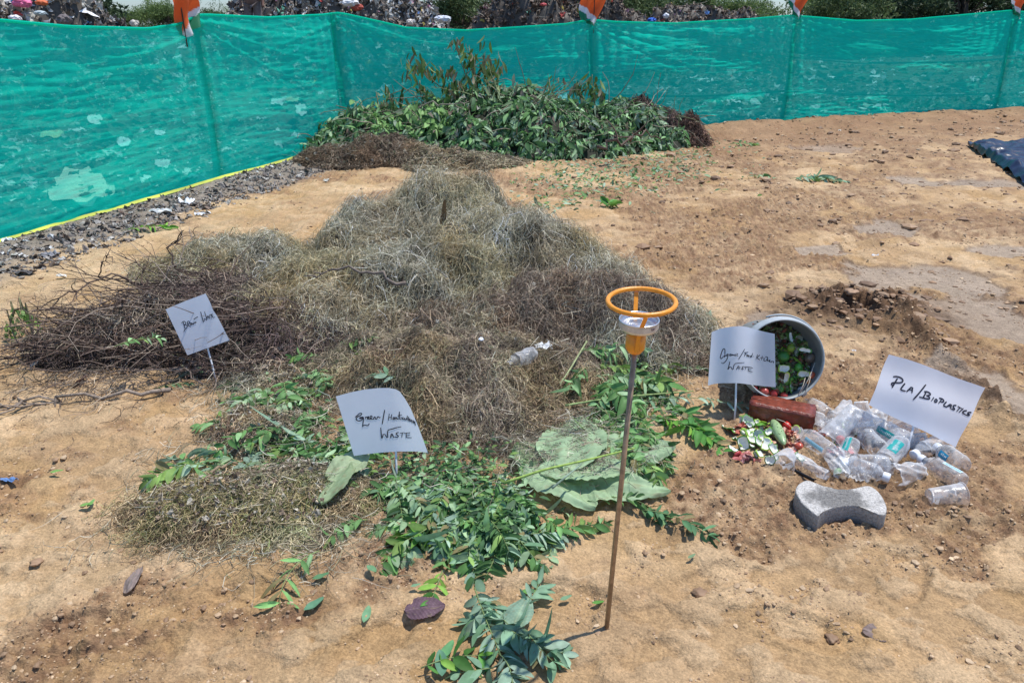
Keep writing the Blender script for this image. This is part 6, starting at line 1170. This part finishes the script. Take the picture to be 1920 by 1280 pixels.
# ---------------------------------------------------------------- plastic waste
def bottle(p1, p2, rpx, lab, z=(.03, .03), kind='bottle', label=None, cap=True, dent=.12, k=0, sq=1.0, lift=0, lab_at=0, capc=(.8, .8, .82), lspan=(.34, .62), larc=(-.75, .75), m_=None):
    """p1 = neck end, p2 = base end (photograph points, z heights above the soil)"""
    A = G(p1[0], p1[1], z[0]); B = G(p2[0], p2[1], z[1]); ax = A-B; L = np.linalg.norm(ax); mid = (A+B)/2; zd = mid[1]*FW[1]+(HC-mid[2])*math.sin(PITCH); r = rpx/F*zd
    root = empty({'bottle': 'plastic_bottle', 'cup': 'plastic_cup', 'tub': 'plastic_tub'}[kind], B, lab, {'bottle': 'bottle', 'cup': 'cup', 'tub': 'cup'}[kind]); M = axisM((0, 0, 0), ax, k*1.3)
    mb = MB()
    if kind == 'bottle':
        pr = [(.0, .004), (r*.5, .006), (r*.75, .0), (r*.93, .004), (r, .014)]
        for i in range(11): t = .014+(L*.66-.014)*i/10; pr += [(r*(1-.0*i), t), (r*(.955 if i % 2 else .985), t+L*.025)]
        pr += [(r*.98, L*.68), (r*.85, L*.76), (r*.60, L*.84), (r*.40, L*.89), (.0125, L*.92), (.0125, L-.006), (.0145, L-.006), (.0145, L-.003), (.0118, L-.002)]
    elif kind == 'cup': # rim at the p1 end
        pr = [(0, .004), (r*.62, .004), (r*.64, 0), (r*.66, .004)]
        for i in range(12): t = i/11; pr += [(r*(.66+.29*t), .004+L*.9*t), (r*(.665+.295*t), .004+L*.9*t+L*.035)]
        pr += [(r*.97, L*.97), (r*1.03, L*.975), (r*1.04, L*.99), (r*1.0, L)]
    else: pr = [(0, .003), (r*.8, .003), (r*.95, .01), (r, L*.6), (r*.97, L), (r*.9, L+.003)]
    lathe(mb, pr, 36, dent=dent, seed=k, M=M)
    mb.build('body', m_ or (M_cup if kind != 'bottle' else M_clear), root)
    if cap and kind == 'bottle':
        cb = MB(); lathe(cb, [(0.0155, L-.014), (.016, L-.004), (.016, L+.004), (.014, L+.007), (0, L+.008)], 24, capc, M=M); cb.build('cap', M_cap, root)
    if label is not None:
        t = np.linspace(larc[0], larc[1], 12); zz = np.linspace(L*lspan[0], L*lspan[1], 5); tt, z2 = np.meshgrid(t, zz); Mi = np.array(M.to_3x3())
        # label faces the viewer
        vd = Mi.T@nrm(np.array([0, 0, HC])-mid+np.array([0, 0, .4])); a0 = math.atan2(vd[1], vd[0])+lab_at; rr = r*1.015
        V = np.stack([rr*np.cos(tt+a0), rr*np.sin(tt+a0), z2], -1).reshape(-1, 3)@Mi.T; lm = MB(); lm.add(V, grid_faces(5, 12), label); lo = lm.build('label', M_teal, root)
        ink = (.80, .85, .85) if label[0] < .3 else (.10, .35, .38); wm = MB(); rs = np.random.default_rng(k); zc = L*lspan[0]+.006
        while zc < L*lspan[1]-.008:       # small illegible writing
            q = [[rr*1.01*math.cos(a0+x), rr*1.01*math.sin(a0+x), zc+dz] for x, dz in [(-.14, 0), (.14*rs.uniform(.3, 1), .001), (-.05, .003), (.12*rs.uniform(-1, 1), .004)]]; tube(wm, np.array(q)@Mi.T, .0007, 4, ink); zc += .0062
        wm.build('writing', M_teal, lo)
    return root
TE = (.005, .30, .28); PB = (.50, .72, .78)
bottle((1497, 806), (1560, 850), 17, 'clear bottle with a pale blue label lying on the peelings', (.045, .035), label=PB, cap=False, k=1, lspan=(.1, .62), larc=(-.25, .25), lab_at=-.45)
bottle((1553, 828), (1603, 768), 24, 'tall frosted tumbler standing tilted right of the brick', (.02, .11), kind='cup', k=2, dent=.10)
bottle((1508, 752), (1552, 782), 17, 'clear bottle lying behind the brick', (.03, .03), k=3, cap=False)
bottle((1528, 800), (1536, 775), 17, 'small clear cup standing at the end of the brick', (.01, .05), kind='cup', k=21, dent=.1)
bottle((1620, 800), (1614, 752), 18, 'clear cup standing highest of the plastic waste', (.06, .14), kind='cup', k=4, dent=.2)
bottle((1600, 785), (1655, 800), 22, 'crumpled clear cup lying on top of the pile', (.08, .07), kind='cup', k=5, dent=.35)
bottle((1570, 790), (1590, 760), 20, 'crushed clear cup behind the frosted tumbler', (.05, .07), kind='cup', k=22, dent=.3)
bottle((1640, 790), (1650, 770), 22, 'crushed clear cup under the left corner of the bioplastics sheet', (.05, .07), kind='cup', k=23, dent=.3)
bottle((1640, 795), (1702, 832), 20, 'clear bottle with a teal label high in the pile', (.06, .05), label=TE, cap=False, k=6, lspan=(.25, .75), larc=(-.3, .3), lab_at=-.3)
bottle((1668, 783), (1712, 822), 19, 'clear bottle under the edge of the bioplastics sheet', (.06, .05), k=7, cap=False)
bottle((1614, 808), (1650, 845), 18, 'clear dome ended bottle in the middle of the pile', (.045, .04), k=8, cap=False, dent=.25)
bottle((1583, 868), (1598, 828), 16, 'short clear bottle with an upright teal label', (.02, .05), label=TE, k=9, lspan=(.1, .7), larc=(-.4, .4), lab_at=.5)
bottle((1640, 882), (1690, 830), 19, 'clear bottle with a teal label slanting up to the right', (.03, .05), label=TE, k=10, lspan=(.2, .55), larc=(-.5, .5), lab_at=.1, cap=False)
bottle((1664, 895), (1590, 868), 17, 'clear bottle with a round white cap in the front row', (.025, .03), k=11)
bottle((1580, 868), (1665, 872), 19, 'clear bottle lying behind the white capped one', (.035, .035), k=12)
bottle((1675, 893), (1728, 880), 22, 'squashed clear cup in the front row', (.02, .025), kind='cup', k=13, dent=.35)
bottle((1466, 872), (1478, 852), 23, 'clear round cup with its mouth turned to the peelings', (.03, .035), kind='cup', k=14, dent=.12)
bottle((1494, 862), (1552, 892), 14, 'clear flat box with a dark edge in front of the peelings', (.02, .018), kind='cup', k=15, dent=.35)
bottle((1563, 848), (1580, 893), 18, 'clear crumpled cup holding a green scrap', (.045, .015), kind='cup', k=16, dent=.45)
bottle((1727, 860), (1806, 905), 18, 'long clear bottle with a white cap at the right of the pile', (.025, .025), label=PB, k=17, lspan=(.08, .5), larc=(-.22, .22), lab_at=.9)
bottle((1757, 838), (1808, 876), 19, 'clear bottle with a blue label at the far right of the pile', (.035, .03), label=(.02, .28, .45), k=18, lspan=(.35, .65), larc=(-.4, .3), lab_at=-.4)
bottle((1714, 852), (1765, 825), 15, 'small clear bottle with its cap turned to the viewer below the sheet', (.03, .035), k=19, capc=(.7, .74, .78))
bottle((1728, 845), (1722, 812), 18, 'clear cup right of the bioplastics stick', (.01, .06), kind='cup', k=24, dent=.2)
bottle((1806, 926), (1741, 930), 22, 'clear tumbler lying alone at the right front', (.03, .022), kind='cup', k=20, dent=.03)
fruit(G(1571, 884, .02), .014, (.30, .48, .18), 'pale green scrap inside the crumpled cup', 'green_scrap', 'food waste', 5, .8)
m = MB(); box_mesh(m, .075, .004, .012, .001); o = m.build('dark_slit', mat('slit_black', (.012, .012, .014), .4)); a = G(1508, 891, .012); o.location = a; o.rotation_euler = (0, 0, math.atan2(*(G(1525, 897)-G(1492, 880))[[1, 0]])); tag(o, 'thin dark strip put in for the shaded slit beneath the flat box', 'strip')  # dark strip added to draw the shaded slit beneath the box
scrap(1565, 860, .07, .03, (.45, .35, .25), 'damp brown card scrap between the bottles', z=.008, seed=91, cr=.2, name='card_scrap')
# crumpled film through the pile
def film(px, py, w, lab, k, z=.04, hh=.05):
    rs = np.random.default_rng(k); u = np.linspace(-1, 1, 34); X, Yy = np.meshgrid(u, u); r = np.hypot(X, Yy); Z = hh*np.exp(-r**2*1.4)*(1+.9*fbm(X+k, Yy, 1.8, 4, 2))+.012*np.abs(fbm(X+k, Yy, 5, 3, 4)); p = G(px, py, 0.0); m = MB(); V = np.stack([X*w*(1+.15*pn(Yy*2+k, X, 1)), Yy*w*.8*(1+.15*pn(X*2+k, Yy, 2)), Z+.004], -1)
    g = grid_faces(34, 34); kk = (r+.2*pn(X*2+k, Yy*2, 5) < .95); m.add(V, g[kk.ravel()[g].all(1)]); o = m.build('plastic_film', M_cup); p[2] = float(gh(p[0], p[1], False)); o.location = p; tag(o, lab, 'plastic film')
film(1640, 822, .10, 'crumpled clear film under the teal labelled bottles', 1, hh=.06); film(1570, 812, .085, 'clear crumpled film right of the brick', 2, hh=.05); film(1700, 838, .06, 'clear film scrap behind the bioplastics stick', 3, hh=.03); film(1610, 892, .06, 'clear film flat under the front bottle', 4, hh=.015)
# things lying on the clippings mound
def on_clip(px, py):
    z = .15
    for _ in range(12): g = G(px, py, z); z = .6*z+.4*float(clip.H(g[0], g[1])+gh(g[0], g[1], False))
    return G(px, py, z+.012), z+.012
p, z = on_clip(975, 672)
bottle((950, 684), (1001, 662), 14, 'clear bottle lying on the clippings mound', (z+.02, z+.02), cap=False, k=30, dent=.15)
o = scrap(1020, 657, .075, .055, (.62, .64, .64), 'crumpled translucent lid beside the bottle on the clippings mound', z=0, seed=93, cr=.25, name='crumpled_lid', cat='lid'); o.location = on_clip(1020, 657)[0]+[0, 0, .02]
o = bag(902, 638, 3, .011, (.78, .80, .82), 'small white cap on the back of the clippings mound', .7, 21, 'white_cap', 'cap'); o.location = on_clip(902, 640)[0]+[0, 0, .01]
o = bag(1062, 645, 3, .032, (.045, .035, .03), 'dark brown lump between the clippings and the green leaves', .7, 22, 'dark_lump', 'lump'); o.location = on_clip(1062, 650)[0]
o = bag(1206, 815, 3, .034, (.11, .10, .10), 'grey fuzzy lump on the tip of the broad leaf', .6, 23, 'grey_lump', 'lump'); o.location = G(1206, 818, .03)
o = bag(1218, 960, 3, .02, (.2, .12, .07), 'spare', .6, 24, 'soil_clod', 'clod'); bpy.data.objects.remove(o)
scrap(865, 548, .11, .05, (.02, .02, .028), 'glossy black scrap tucked in the tall grass heap', Y=3.6, seed=94, stand=.5, cr=.3, name='black_scrap')
scrap(1095, 502, .09, .03, (.55, .58, .58), 'silvery plastic shred on the right shoulder of the grass heap', Y=3.95, seed=95, stand=.3, cr=.4)
scrap(400, 662, .12, .07, (.22, .20, .17), 'grey bark chunk under the brown waste sheet', Y=3.05, seed=96, stand=.4, cr=.4, name='bark_chunk')
scrap(372, 672, .06, .06, (.25, .23, .20), 'small grey chunk beside the brown waste stick', Y=3.0, seed=97, stand=.7, cr=.4, name='bark_chunk')

# ---------------------------------------------------------------- tarpaulin at the right
def tarp():
    edge = [(1812, 276), (1850, 300), (1882, 322), (1920, 348), (1990, 392), (2080, 440)]; a = np.array([G(x, y)[:2] for x, y in edge]); top = [(1812, 275), (1850, 274), (1890, 272), (1920, 271), (2000, 270), (2150, 268)]; b = np.array([G(x, y)[:2] for x, y in top])
    n, m = 110, 90; u = np.linspace(0, 1, n); A = np.stack([np.interp(u, np.linspace(0, 1, 6), a[:, i]) for i in range(2)], 1); B = np.stack([np.interp(u, np.linspace(0, 1, 6), b[:, i]) for i in range(2)], 1)
    v = np.linspace(0, 1, m)[:, None]; X = A[None, :, 0]*(1-v)+B[None, :, 0]*v; Y = A[None, :, 1]*(1-v)+B[None, :, 1]*v
    Z = .035+.05*np.abs(fbm(X, Y*1.2, 1.8, 4, 7))+.03*np.abs(pn(X*5+Y*3, Y*2, 8))-.03*np.exp(-v*30)+gh(X, Y, False); Z = Z+.05*np.exp(-((v-.12)/.06)**2)*ss(0, .2, u)[None]
    Y = Y+.05*pn(X*3, Y*0, 5)*(1-v); mb = MB(); c = np.array([X.mean(), Y.mean(), 0]); mb.add(np.stack([X, Y, Z], -1)-c, grid_faces(m, n)); o = mb.build('tarpaulin', M_tarp); o.location = c; tag(o, 'crinkled navy blue tarpaulin lying on the soil at the right edge', 'tarpaulin')
tarp()
